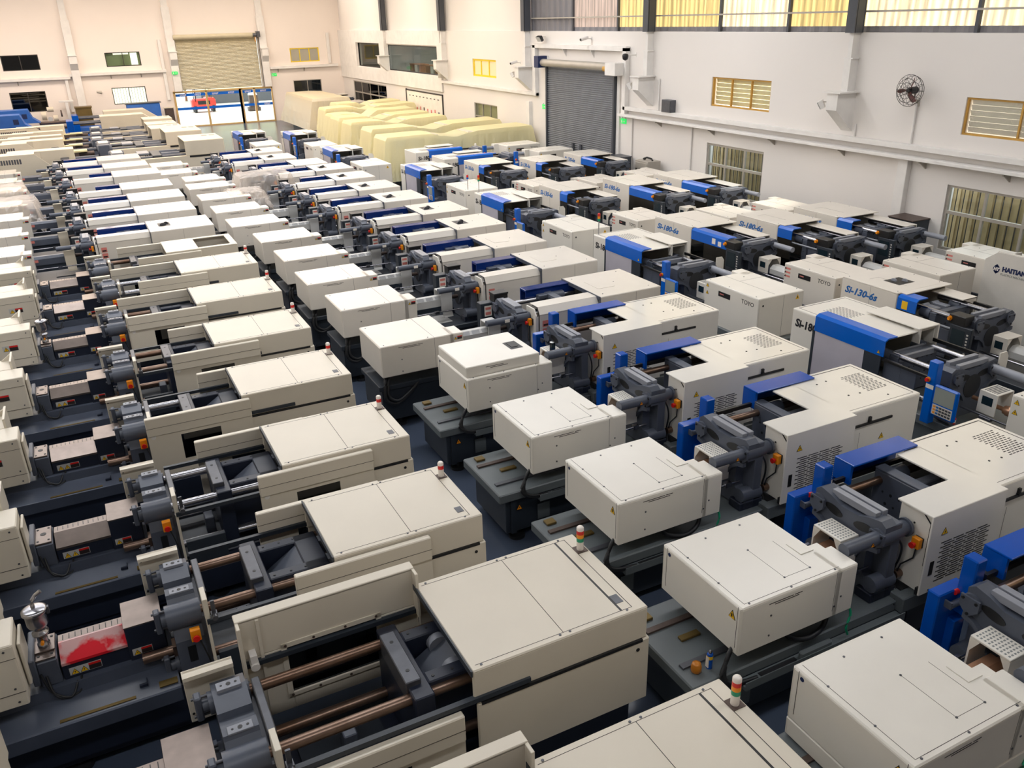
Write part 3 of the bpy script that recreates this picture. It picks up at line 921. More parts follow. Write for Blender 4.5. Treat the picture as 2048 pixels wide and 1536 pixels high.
# ================================================================== machines
def estop_parts(P, x, y, z, face='-x', cable=None):
    """orange box with a red mushroom button"""
    if face == '-x':
        i = P.add('emergency_stop', MB().box(x - .09, x - .03, y - .05, y + .05, z - .065, z + .065, 0, .006).box(x - .03, x, y - .05, y + .05, z - .06, z + .06, 1), ['orange', 'black'], label='orange emergency stop box')
        P.add('stop_button', MB().cyl((x - .09, y, z - .01), (x - .12, y, z - .01), .018, 10).cyl((x - .12, y, z - .01), (x - .145, y, z - .01), .036, 12), 'red', i, label='red mushroom button')
    else:
        i = P.add('emergency_stop', MB().box(x - .05, x + .05, y - .07, y, z - .07, z + .07, 0, .006), ['orange'], label='orange emergency stop box')
        P.add('stop_button', MB().cyl((x, y - .07, z - .015), (x, y - .09, z - .015), .02, 10).cyl((x, y - .09, z - .015), (x, y - .11, z - .015), .036, 12), 'red', i, label='red mushroom button')
    if cable:
        P.add('stop_cable', MB().tube(cable, .009, 6), 'rubber')


def feet(P, xs, hw, h=.1):
    for x in xs:
        for y in (-hw, hw):
            P.add('foot', MB().cyl((x, y, 0), (x, y, .05), .12, 14).cyl((x, y, .05), (x, y, h + .02), .035, 8), 'rubber')


def screws(mb, pts, r=.012):
    for (x, y, z, ax) in pts:
        d = {'z': (0, 0, .006), '-y': (0, -.006, 0), '-x': (-.006, 0, 0)}[ax]
        mb.cyl((x, y, z), (x + d[0], y + d[1], z + d[2]), r, 6)
    return mb


def hose(P, name, pts, r=.03, m='rubber', n=14):
    """smooth curve through control points"""
    out = []
    V = [Vector(p) for p in pts]
    V = [V[0]] + V + [V[-1]]
    for k in range(1, len(V) - 2):
        for t in range(6):
            t = t / 6
            a, b, c, d = V[k - 1], V[k], V[k + 1], V[k + 2]
            out.append(.5 * ((2 * b) + (c - a) * t + (2 * a - 5 * b + 4 * c - d) * t * t + (3 * b - a - 3 * c + d) * t ** 3))
    out.append(V[-1])
    return P.add(name, MB().tube(out, r, 8), m)


# ------------------------------------------------ A: cream toggle machine of the left row
def proto_cream():
    P = Proto(.9)
    hw = .66
    P.add('base_frame', MB().box(-3.35, 3.3, -.52, .52, .1, .66, 0, .015).box(-3.3, .1, -.56, -.52, .2, .6).box(.15, 3.2, -.6, -.52, .15, .62), 'navy')
    feet(P, (-3.0, -1.2, .6, 2.8), .45)
    P.add('bed_deck', MB().prism([(-.66, .66), (-.66, .72), (-.3, .8), (-.28, .92), (.28, .92), (.3, .8), (.62, .74), (.62, .66)], 'x', -2.0, -.12).box(-2.0, -.12, -.69, -.66, .6, .76), 'deck')
    P.add('deck_slot', MB().box(-1.25, -.55, -.6, -.56, .735, .742), 'brass')
    P.add('oil_stain_plate', MB().box(-.32, -.14, -.58, -.42, .75, .758), 'brass')
    P.add('deck_hinge', MB().box(-.5, -.42, -.5, -.47, .76, .79).box(-.43, -.42, -.5, -.4, .76, .79), 'navy')
    P.add('end_block', MB().box(-2.1, -1.85, -.6, .6, .66, .95, 0, .01), 'navy')
    # injection cover
    c = P.add('injection_cover', MB().shell(-3.5, -1.45, -.5, -.02, 1.0, 1.72, .03, ('+y', '-z'), 0, .012).shell(-3.5, -1.62, -.02, .52, 1.0, 1.72, .03, ('-y', '-z'), 0, .012), 'cream')
    P.add('side_gusset', MB().prism([(-1.85, 1.72), (-1.6, 1.72), (-1.6, 1.5)], 'y', -.02, .0).box(-1.63, -1.6, -.02, .5, 1.5, 1.86).prism([(-1.8, 1.72), (-1.6, 1.86), (-1.6, 1.72)], 'y', .46, .5), 'cream', c)
    P.add('cover_end_plate', MB().box(-1.44, -1.41, -.34, .0, 1.1, 1.6, 0, .008), 'cream', c)
    P.add('panel_seam', MB().box(-3.5, -1.45, -.503, -.5, 1.16, 1.166).box(-3.5, -1.45, -.503, -.5, 1.56, 1.564), 'seam', c)
    P.add('cover_screws', screws(MB(), [(-1.53, -.5, 1.66, '-y'), (-1.53, -.5, 1.22, '-y'), (-1.53, -.5, 1.06, '-y'), (-2.2, -.5, 1.66, '-y')]), 'dark_steel', c, kind='stuff')
    lb = P.add('warning_label', danger_label(-1.98, -.5, 1.4, 1, 1.25), DL, c)
    # throat block, barrel covers
    P.add('throat_block', MB().box(-1.42, -1.36, -.26, .26, .98, 1.3, 0, .01).box(-1.36, -1.17, -.22, .22, .92, 1.22, 0, .01), 'slate')
    P.add('throat_plate', MB().box(-1.36, -1.18, -.2, .2, 1.22, 1.245, 0, .004), 'steel')
    P.add('throat_holes', MB().cyl((-1.27, .02, 1.245), (-1.27, .02, 1.249), .035, 12).cyl((-1.33, -.14, 1.245), (-1.33, -.14, 1.25), .014, 8).cyl((-1.21, -.14, 1.245), (-1.21, -.14, 1.25), .014, 8).cyl((-1.33, .15, 1.245), (-1.33, .15, 1.25), .014, 8).cyl((-1.21, .15, 1.245), (-1.21, .15, 1.25), .014, 8), 'black', kind='stuff')
    bl = P.add('barrel_body', MB().box(-1.16, -.52, -.2, .2, .9, 1.12, 0, .01), 'navy')
    bc = P.add('barrel_cover', MB().prism([(-.215, 1.1), (-.215, 1.13), (-.02, 1.25), (.12, 1.25), (.215, 1.14), (.215, 1.1)], 'x', -1.15, -.53), 'steel', tag='barrel_cover')
    P.add('barrel_cover', MB().prism([(-.217, 1.1), (-.217, 1.13), (-.02, 1.252), (.0, 1.252), (.0, 1.1)], 'x', -1.15, -.53), 'red_film', tag='red_cover', label='barrel cover with red protective film')
    mb = MB()
    for k in range(10):
        x = -1.11 + .058 * k
        mb.box(x, x + .008, .02, .1, 1.25, 1.253)
    P.add('cover_slots', mb, 'black', bc, kind='stuff')
    P.add('warning_label', danger_label(-1.1, -.203, 1.0, 2, 1.0), DL, bl)
    ns = P.add('nozzle_cover', MB().box(-.53, -.16, -.23, .23, .9, 1.33, 0, .008), 'navy')
    P.add('nozzle_cover_top', MB().box(-.535, -.155, -.235, .235, 1.33, 1.345, 0, .003), 'steel', ns)
    P.add('warning_label', danger_label(-.5, -.235, 1.02, 1, .9), DL, ns)
    P.add('carriage_cylinder', MB().cyl((-.42, -.3, .95), (-.02, -.3, .95), .055, 14).box(-.12, -.05, -.38, -.22, .86, 1.04), 'rusty')
    hose(P, 'throat_cable', [(-1.3, -.22, 1.05), (-1.24, -.34, .85), (-1.05, -.3, .8), (-1.0, -.24, .95)], .012)
    hose(P, 'throat_cable', [(-1.34, -.24, 1.1), (-1.28, -.3, .9), (-1.12, -.36, .82), (-1.04, -.26, .92)], .012)
    # fixed platen
    fp = P.add('fixed_platen', MB().prism([(-.52, .66), (-.52, 1.18), (-.46, 1.3), (-.22, 1.52), (-.2, 1.56), (-.08, 1.56), (-.06, 1.46), (.08, 1.46), (.1, 1.52), (.34, 1.56), (.52, 1.5), (.52, .66)], 'x', -.08, .2), 'slate')
    P.add('platen_pad', MB().box(-.04, .16, -.21, -.12, 1.555, 1.575, 0, .003), 'slate_light', fp)
    P.add('platen_pad', MB().box(-.04, .16, .3, .4, 1.54, 1.585, 0, .003), 'slate_light', fp)
    mb = MB()
    for y, z in ((-.165, 1.575), (.35, 1.585)):
        for x, r in ((.0, .01), (.06, .02), (.12, .012)): mb.cyl((x, y, z), (x, y, z + .003), r, 8)
    P.add('pad_holes', mb, 'black', fp, kind='stuff')
    P.add('lightening_pocket', MB().box(-.084, -.078, -.46, -.26, .78, 1.12, 0, .002).box(.02, .1, -.523, -.515, .9, 1.1), 'black', fp)
    for (y, z, r) in ((-.37, 1.4, .135), (.37, 1.42, .1), (-.37, .82, .1), (.37, .82, .1)):
        b = P.add('tie_bar_boss', MB().cyl((-.12, y, z), (.22, y, z), r, 20), 'slate', fp)
        P.add('boss_nut', MB().cyl((-.17, y, z), (-.12, y, z), r * .62, 8).box(-.23, -.17, y - .05, y + .05, z - .13, z + .13, 0, .012), 'slate', b)
        P.add('boss_stud', MB().cyl((-.25, y, z + .1), (-.12, y, z + .1), .014, 6).cyl((-.25, y, z - .1), (-.12, y, z - .1), .014, 6), 'dark_steel', b)
    P.add('platen_face_bar', MB().box(.24, .31, -.33, .33, 1.36, 1.58, 0, .008).box(.2, .24, -.5, .5, .7, 1.4), 'dark_steel')
    P.add('door_edge_plate', MB().box(.24, .27, -.66, -.63, .75, 1.42).box(.24, .29, -.66, -.42, 1.42, 1.7, 0, .004), 'cream')
    bp = P.add('back_panel', MB().box(-.28, .14, .6, .64, 1.05, 1.62, 0, .006).box(-.28, .14, .54, .64, 1.58, 1.62), 'cream')
    P.add('panel_screws', screws(MB(), [(-.25, .6, 1.55, '-y'), (-.25, .6, 1.15, '-y')]), 'black', bp, kind='stuff')
    estop_parts(P, .12, -.53, 1.26, '-y', [(.14, -.55, 1.2), (.17, -.58, 1.1), (.2, -.6, .95), (.22, -.62, .8)])
    # tie bars, rails
    for (y, z) in ((-.37, 1.4), (.37, 1.42), (-.37, .82), (.37, .82)):
        P.add('tie_bar', MB().cyl((.2, y, z), (2.2, y, z), .052, 16), 'rusty', tag='tie_rusty')
        P.add('tie_bar', MB().cyl((.2, y, z), (2.2, y, z), .052, 16), 'chrome', tag='tie_chrome')
    for y in (-.66, .66):
        P.add('door_rail', MB().box(.25, 2.4, y - .025, y + .025, 1.41, 1.46), 'dark_base')
    P.add('limit_switch', MB().box(.3, .36, -.69, -.62, 1.46, 1.52).cyl((.33, -.7, 1.5), (.33, -.74, 1.5), .03, 10).box(.31, .35, -.66, -.64, 1.5, 1.66), 'dark_steel')
    # moving platen and toggle
    mp = P.add('moving_platen', MB().box(.78, .96, -.5, .5, .72, 1.5, 0, .01), 'navy')
    P.add('moving_face_bar', MB().box(.76, .9, -.34, .34, 1.34, 1.56, 0, .008), 'dark_steel', mp)
    P.add('bar_holes', MB().cyl((.83, -.2, 1.56), (.83, -.2, 1.563), .018, 10).cyl((.83, .2, 1.56), (.83, .2, 1.563), .018, 10), 'black', mp, kind='stuff')
    tb = P.add('toggle_block', MB().box(.96, 1.62, -.36, -.22, .85, 1.5, 0, .012).box(.96, 1.62, .22, .36, .85, 1.5, 0, .012).box(1.36, 1.62, -.36, .36, .85, 1.5, 0, .012).box(.96, 1.4, -.24, .24, .85, 1.22), 'navy')
    P.add('toggle_wedge', MB().prism([(1.0, 1.24), (1.36, 1.24), (1.36, 1.47)], 'y', -.2, .2), 'slate', tb)
    P.add('toggle_bolts', screws(MB(), [(x, y, 1.5, 'z') for x in (1.02, 1.2, 1.36) for y in (-.3, .3)], .014), 'black', tb, kind='stuff')
    for y in (-.2, .2):
        P.add('toggle_link', MB().cyl((1.62, y - .06, 1.38), (1.62, y + .06, 1.38), .1, 14).box(1.62, 2.1, y - .05, y + .05, 1.32, 1.44, 0, .01), 'slate_light')
    P.add('mould_space_tray', MB().box(.24, 1.0, -.5, .5, .66, .7).box(.3, .78, -.62, -.56, .62, .98, 0, .005), 'dark_base')
    P.add('eject_bracket', MB().box(.6, .72, -.1, .1, .7, .95, 0, .01), 'slate')
    # clamp cover
    cc = P.add('clamp_cover', MB().shell(1.6, 3.36, -hw, hw, 1.38, 1.75, .03, ('-x', '-z'), 0, .012), 'cream', tag='clamp_cover')
    P.add('clamp_cover', MB().box(1.6, 2.4, -hw, hw, 1.72, 1.75, 0, .008).box(2.4, 3.36, -hw, -.52, 1.72, 1.75, 0, .008).box(2.4, 3.36, .52, hw, 1.72, 1.75, 0, .008).box(3.2, 3.36, -.52, .52, 1.72, 1.75, 0, .008).shell(1.6, 3.36, -hw, hw, 1.38, 1.74, .03, ('-x', '-z', '+z'), 0, .012), 'cream', tag='open_cover', label='cover with its top hatch removed')
    P.add('exposed_drive', MB().cyl((2.6, -.1, 1.3), (3.0, -.1, 1.3), .16, 14).box(2.45, 3.1, -.45, .45, 1.1, 1.28).cyl((2.5, .25, 1.35), (2.9, .3, 1.35), .05, 8, 1).box(2.42, 3.18, -.6, .6, 1.0, 1.1, 2).box(2.95, 3.1, -.3, .2, 1.28, 1.5, 1), ['brown_plate', 'slate', 'black'], tag='open_drive')
    P.add('cover_front_edge', MB().box(1.585, 1.6, -hw, hw, 1.69, 1.755), 'dark_base', cc)
    P.add('panel_seam', MB().box(2.5, 2.505, -.6, .6, 1.75, 1.7515).box(1.65, 3.22, -.6, -.596, 1.75, 1.7515).box(1.65, 3.22, .596, .6, 1.75, 1.7515).box(3.22, 3.226, -.6, .6, 1.75, 1.7515), 'seam', cc)
    P.add('panel_seam', MB().box(3.1, 3.12, -.6, .6, 1.75, 1.752), 'black', cc, tag='wide_seam')
    P.add('cover_screws', screws(MB(), [(x, y, 1.75, 'z') for x in (1.7, 2.46, 2.56, 3.16) for y in (-.615, .615)]), 'dark_steel', cc, kind='stuff')
    P.add('vent_plate', MB().box(3.12, 3.2, -.5, -.38, 1.75, 1.754), 'dark_steel', cc)
    sk = P.add('clamp_skirt', MB().shell(1.62, 3.38, -hw - .02, hw + .02, .62, 1.4, .03, ('-x', '-z', '+z'), 0, .012), 'cream')
    P.add('skirt_slot', MB().box(1.66, 3.3, -hw - .024, -hw, 1.36, 1.392), 'black', sk)
    P.add('skirt_hole', MB().cyl((3.25, -hw - .02, 1.28), (3.25, -hw - .025, 1.28), .02, 10), 'black', sk)
    # sliding doors
    for (y0, y1, tag, dx) in ((-hw - .1, -hw - .02, 'door_near', 0), (hw + .02, hw + .1, 'door_far', -.13)):
        d = P.add('sliding_door', MB().box(1.16 + dx, 2.68 + dx, y0, y1, 1.42, 1.71, 0, .01).box(1.16 + dx, 2.68 + dx, (y0 + y1) / 2 - .012, (y0 + y1) / 2 + .012, 1.36, 1.42).box(1.16 + dx, 1.62 + dx, (y0 + y1) / 2 - .015, (y0 + y1) / 2 + .015, .75, 1.42).box(2.2 + dx, 2.68 + dx, (y0 + y1) / 2 - .015, (y0 + y1) / 2 + .015, .75, 1.42).box(1.62 + dx, 2.2 + dx, (y0 + y1) / 2 - .015, (y0 + y1) / 2 + .015, .75, .95), 'cream', tag=tag)
        P.add('door_window', MB().box(1.62 + dx, 2.2 + dx, (y0 + y1) / 2 - .004, (y0 + y1) / 2 + .004, .95, 1.36), 'guard_smoke', d)
        P.add('door_seam', MB().box(1.16 + dx, 2.68 + dx, y0 - .002, y0, 1.55, 1.555), 'seam', d)
        P.add('door_roller', MB().cyl((1.24 + dx, y0 + .02, 1.4), (1.24 + dx, y1 + .02, 1.4), .035, 10), 'trim_white', d)
    # tall rear door of the two nearest machines
    y0, y1 = hw + .02, hw + .06
    d = P.add('sliding_door', MB().box(-.05, 1.62, y0, y1, 1.48, 1.92, 0, .008).box(-.05, .35, y0, y1, .72, 1.48, 0, .006).box(1.2, 1.62, y0, y1, .72, 1.48, 0, .006).box(.35, 1.2, y0, y1, .72, .92, 0, .006).box(-.05, 1.62, y0, y1 + .08, 1.9, 1.93, 0, .006).box(-.05, -.02, y0 - .1, y1, 1.2, 1.92, 0, .004).box(1.59, 1.62, y0 - .1, y1, 1.4, 1.92, 0, .004), 'cream', tag='tall_door', label='tall sliding door seen from inside')
    P.add('door_window', MB().box(.35, 1.2, y0 + .01, y0 + .02, .92, 1.48), 'guard_smoke', d)
    P.add('window_frame', MB().box(.3, 1.25, y0 - .012, y0, 1.48, 1.53).box(.3, .35, y0 - .012, y0, .88, 1.53).box(1.2, 1.25, y0 - .012, y0, .88, 1.53).box(.3, 1.25, y0 - .012, y0, .88, .92), 'cream', d)
    P.add('door_rib', MB().box(.12, .15, y0 - .02, y0, .75, 1.9), 'cream', d)
    P.add('frame_screws', screws(MB(), [(x, y0 - .012, z, '-y') for x in (.34, .6, .9, 1.2) for z in (.9, 1.505)], .014), 'brown_plate', d, kind='stuff')
    P.add('door_roller', MB().box(.02, .08, y0 - .1, y0, 1.5, 1.58).cyl((.05, y0 - .12, 1.46), (.05, y0, 1.46), .04, 10), 'trim_white', d)
    # signal lamp
    for tag, cols in (('beacon_red', ['red']), ('beacon_tri', ['red', 'orange', 'green'])):
        b = P.add('signal_lamp', MB().box(3.22, 3.34, .32, .44, 1.75, 1.757, 1).cyl((3.28, .38, 1.755), (3.28, .38, 1.86), .036, 14), ['lamp_white', 'brown_plate'], tag=tag)
        n = len(cols)
        for k, ck in enumerate(cols[::-1]):
            z = 1.86 + (.045 if n == 3 else .05) * k
            P.add('lamp_segment', MB().cyl((3.28, .38, z), (3.28, .38, z + (.045 if n == 3 else .05)), .037, 14), ck, b)
        z = 1.86 + (.135 if n == 3 else .05)
        P.add('lamp_cap', MB().lathe([(.037, 0), (.037, .03), (.028, .045), (.008, .048)], (3.28, .38, z), 14), 'lamp_white', b)
    return P


PA = proto_cream()
LOOK_A = 'cream machine with navy bed'
A_ROWS = [  # y centre, dx, x world of near door, of far door, beacon, scale
    (3.55, .52, 1.2, .6, 'beacon_tri', (1.06, 1.06, 1.0)),
    (6.04, .55, .5, .5, 'beacon_tri', (1.06, 1.08, 1.0)),
    (8.26, 0, 1.16, 1.05, 'beacon_red', None),
    (10.57, -.02, 1.25, .68, 'beacon_red', None),
    (13.13, -.06, .13, 1.07, 'beacon_red', None),
    (15.7, -.05, .8, .91, 'beacon_red', None),
    (18.35, .02, .28, .19, 'beacon_red', None),
    (20.97, .05, .71, .22, 'beacon_red', None),
    (23.2, -.02, .9, .5, None, None)]
DET = ['and tri-colour lamp, cut by the lower frame edge', 'and tri-colour lamp, rusty tie bars fully exposed', 'and a red-film barrel cover, carrying a steel hopper', 'and chrome tie bars, just behind the red-filmed one', 'with its near guard slid open over the mould space', 'and red-capped lamp, near guard half closed', 'behind a polished hopper, guard pushed fully left', 'and red-capped lamp, farthest of those with lamps', 'with its top hatch removed showing the drive']
for i, (y, dx, dn, df, bc, sc) in enumerate(A_ROWS):
    skip = {'beacon_red', 'beacon_tri', 'open_cover', 'open_drive', 'red_cover', 'wide_seam', 'tie_chrome', 'tall_door'}
    if bc: skip.discard(bc)
    if i == 8: skip |= {'clamp_cover'}; skip -= {'open_cover', 'open_drive'}
    if i < 2: skip -= {'wide_seam', 'tall_door'}; skip.add('door_far')
    if i in (2,): skip.discard('red_cover')
    if i in (3, 4, 7): skip.discard('tie_chrome'); skip.add('tie_rusty')
    sh_ = {'door_near': (dn - dx - 1.16, 0, -.31 if i < 2 else 0), 'door_far': df - dx - 1.03}
    if i < 2:
        for t in ('injection_cover', 'throat_block', 'throat_plate', 'throat_holes', 'barrel_body', 'barrel_cover', 'nozzle_cover', 'carriage_cylinder', 'throat_cable', 'fixed_platen', 'platen_face_bar', 'door_edge_plate', 'back_panel', 'emergency_stop', 'stop_cable', 'tie_rusty', 'door_rail', 'limit_switch', 'bed_deck', 'deck_slot', 'oil_stain_plate', 'deck_hinge', 'end_block'): sh_[t] = -.27
        for t in ('moving_platen', 'toggle_block'): sh_[t] = .36
    PA.stamp('injection_machine', (.9 + dx, y, 0), 0, '%s %s' % (LOOK_A, DET[i]), 'machine', 'cream machines of the left row', skip,
             sh_, sc)


def hopper(loc, lb):
    e = empty('hopper_loader', loc, 0, label=lb, cat='hopper', group='polished hoppers')
    obj('flange_plate', MB().box(-.09, .09, -.1, .1, 0, .015), 'steel', e)
    obj('neck', MB().lathe([(.06, .015), (.06, .05), (.05, .06), (.05, .16), (.08, .17), (.08, .19), (.055, .2), (.055, .24)], (0, 0, 0), 18), 'chrome', e)
    obj('slide_knob', MB().cyl((0, -.06, .1), (0, -.1, .1), .018, 8), 'orange', e)
    obj('vessel', MB().lathe([(.05, .22), (.09, .27), (.1, .3), (.1, .42), (.118, .43), (.118, .45)], (0, 0, 0), 22), 'chrome', e)
    l = obj('lid', MB().lathe([(.118, .45), (.118, .46), (.09, .475), (.03, .48)], (0, 0, 0), 22), 'chrome', e)
    obj('inlet_pipe', MB().tube([(0, 0, .47), (0, 0, .53), (.01, .0, .57), (.05, .0, .62), (.1, 0, .65)], .02, 10), 'chrome', l)
    obj('clasp', MB().box(.1, .13, -.02, .02, .38, .46), 'dark_steel', e)


hopper((-1.27, 8.26, 1.25), 'polished steel hopper loader on the machine with red barrel cover')
hopper((-1.25, 18.35, 1.25), 'polished steel hopper loader standing farther back in the left row')


# ------------------------------------------------ platen shared by the white machines
def platen(P, x0, x1, hw, z0, z1, sgn, mk='slate', tb=.42, tz=(1.68, 1.02)):
    """sgn -1: sculpted side looks to -x, +1: to +x"""
    out = [(-hw, z0), (-hw, z0 + .12), (-.6 * hw, z0 + .26), (-.6 * hw, z1 - .42), (-hw, z1 - .3), (-hw, z1 - .06), (-.86 * hw, z1 - .01), (-.55 * hw, z1 - .04), (-.25 * hw, z1 - .1), (.25 * hw, z1 - .1), (.55 * hw, z1 - .04), (.86 * hw, z1 - .01), (hw, z1 - .06), (hw, z1 - .3), (.6 * hw, z1 - .42), (.6 * hw, z0 + .26), (hw, z0 + .12), (hw, z0)]
    xm = (x0 + x1) / 2
    a, b = (x0, xm + .03) if sgn < 0 else (xm - .03, x1)
    f = P.add('fixed_platen', MB().prism(out, 'x', a, b).box(*((xm, x1) if sgn < 0 else (x0, xm)), -hw, hw, z0 + .12, z1 - .06, 0, .01), mk)
    xf = x0 if sgn < 0 else x1
    e = .003 * sgn
    lens = []
    for s in (-1, 1):
        cy = s * .42 * hw
        lens.append([(cy + .26 * hw * math.cos(t * math.pi / 8), z1 - .2 + .055 * math.sin(t * math.pi / 8) + s * .02 * math.cos(t * math.pi / 8)) for t in range(16)])
    mb = MB()
    for l in lens: mb.prism(l, 'x', min(xf, xf + e * 2), max(xf, xf + e * 2))
    P.add('pocket_dark_insert', mb, 'black', f, kind='stuff')  # black inserts on the casting paint the shade inside its pockets
    ring = [(.2 * math.cos(t * math.pi / 10), 1.33 + .2 * math.sin(t * math.pi / 10)) for t in range(20)]
    P.add('nozzle_hole_dark_disc', MB().prism(ring, 'x', min(xf, xf + e * 3), max(xf, xf + e * 3)), 'dark_inside', f)  # dark disc in place of a cut hole, its shade put into the colour
    for s in (-1, 1):       # curved ribs of the casting
        rib = [(s * hw * .95, z1 - .32), (s * hw * .7, z1 - .36), (s * hw * .45, z1 - .46), (s * hw * .3, z1 - .6), (s * hw * .38, z1 - .6), (s * hw * .5, z1 - .49), (s * hw * .72, z1 - .41), (s * hw * .95, z1 - .38)]
        P.add('casting_rib', MB().prism(rib, 'x', min(xf, xf + .05 * sgn), max(xf, xf + .05 * sgn)), mk, f)
    P.add('platen_foot', MB().box(x0 - .06, x1 + .06, -hw, -.55 * hw, z0 - .02, z0 + .1, 0, .01).box(x0 - .06, x1 + .06, .55 * hw, hw, z0 - .02, z0 + .1, 0, .01), 'navy', f)
    for k, xx in enumerate((x0 + .05, x1 - .11)):
        P.add('top_strip', MB().box(xx, xx + .08, -.62 * hw, .62 * hw, z1 - .07, z1 + .012, 0, .004), 'slate_light', f, label='light grey mounting strip')
    for y in (-tb, tb):
        for z in tz:
            b = P.add('tie_bar_boss', MB().cyl((x0 - .03, y, z), (x1 + .02, y, z), .1, 18), mk, f)
            if z == tz[0]:
                xx = x0 - .05 if sgn < 0 else x1 + .03
                P.add('boss_flange', MB().prism([(y - .1, z + .07), (y + .1, z + .07), (y + .1, z - .05), (y, z - .15), (y - .1, z - .05)], 'x', xx, xx + .025), mk, b)
                xc = xx - .012 if sgn < 0 else xx + .025
                P.add('flange_bolts', MB().cyl((xc, y - .07, z + .04), (xc + .012, y - .07, z + .04), .016, 8).cyl((xc, y + .07, z + .04), (xc + .012, y + .07, z + .04), .016, 8).cyl((xc, y, z - .11), (xc + .012, y, z - .11), .016, 8), 'black', b, kind='stuff')
    return f


def moving(P, x0, x1, hw, z0, z1, sgn, tb, tz, mk='slate'):
    f = P.add('moving_platen', MB().box(x0, x1, -hw, hw, z0, z1, 0, .012).box(x0, x1, -hw, hw, z1, z1 + .03, 0, .008), mk)
    for y in (-tb, tb):
        P.add('guide_bush', MB().cyl((x1 if sgn < 0 else x0 - .26, y, tz[0]), (x1 + .26 if sgn < 0 else x0, y, tz[0]), .1, 16), mk, f)
    mb = MB()
    xf = x0 - .002 if sgn < 0 else x1
    for r in range(4):
        for c in range(6):
            mb.cyl((xf, -.3 + c * .12 + (.06 if r % 2 else 0), z0 + .18 + r * .14), (xf + .003, -.3 + c * .12 + (.06 if r % 2 else 0), z0 + .18 + r * .14), .016 + .006 * ((r + c) % 2), 6)
    for r in range(3):
        for c in range(3):
            mb.cyl((x0 + .03 + c * .03, -hw - .002, z0 + .25 + r * .13), (x0 + .03 + c * .03, -hw + .001, z0 + .25 + r * .13), .01, 6)
    P.add('bolt_holes', mb, 'black', f, kind='stuff')
    return f


def toggles(P, xa, xb, z):
    for y in (-.2, .08):
        P.add('toggle_link', MB().box(xa, xb, y, y + .14, z - .1, z + .02, 0, .015).cyl((xa + .04, y - .02, z - .04), (xa + .04, y + .16, z - .04), .07, 12), 'slate_light')
    P.add('crosshead', MB().box((xa + xb) / 2, (xa + xb) / 2 + .18, -.32, .32, z - .25, z - .1, 0, .015), 'dark_steel')


def vent_grid(x0, x1, y0, y1, z, n, m):
    mb = MB()
    for i in range(n):
        for k in range(m):
            off = (.5 if i % 2 else 0) * (x1 - x0) / m
            x = x0 + (x1 - x0) * k / m + off
            y = y0 + (y1 - y0) * i / (n - 1)
            mb.box(x, x + (x1 - x0) / m * .72, y - .007, y + .007, z, z + .0015)
    return mb


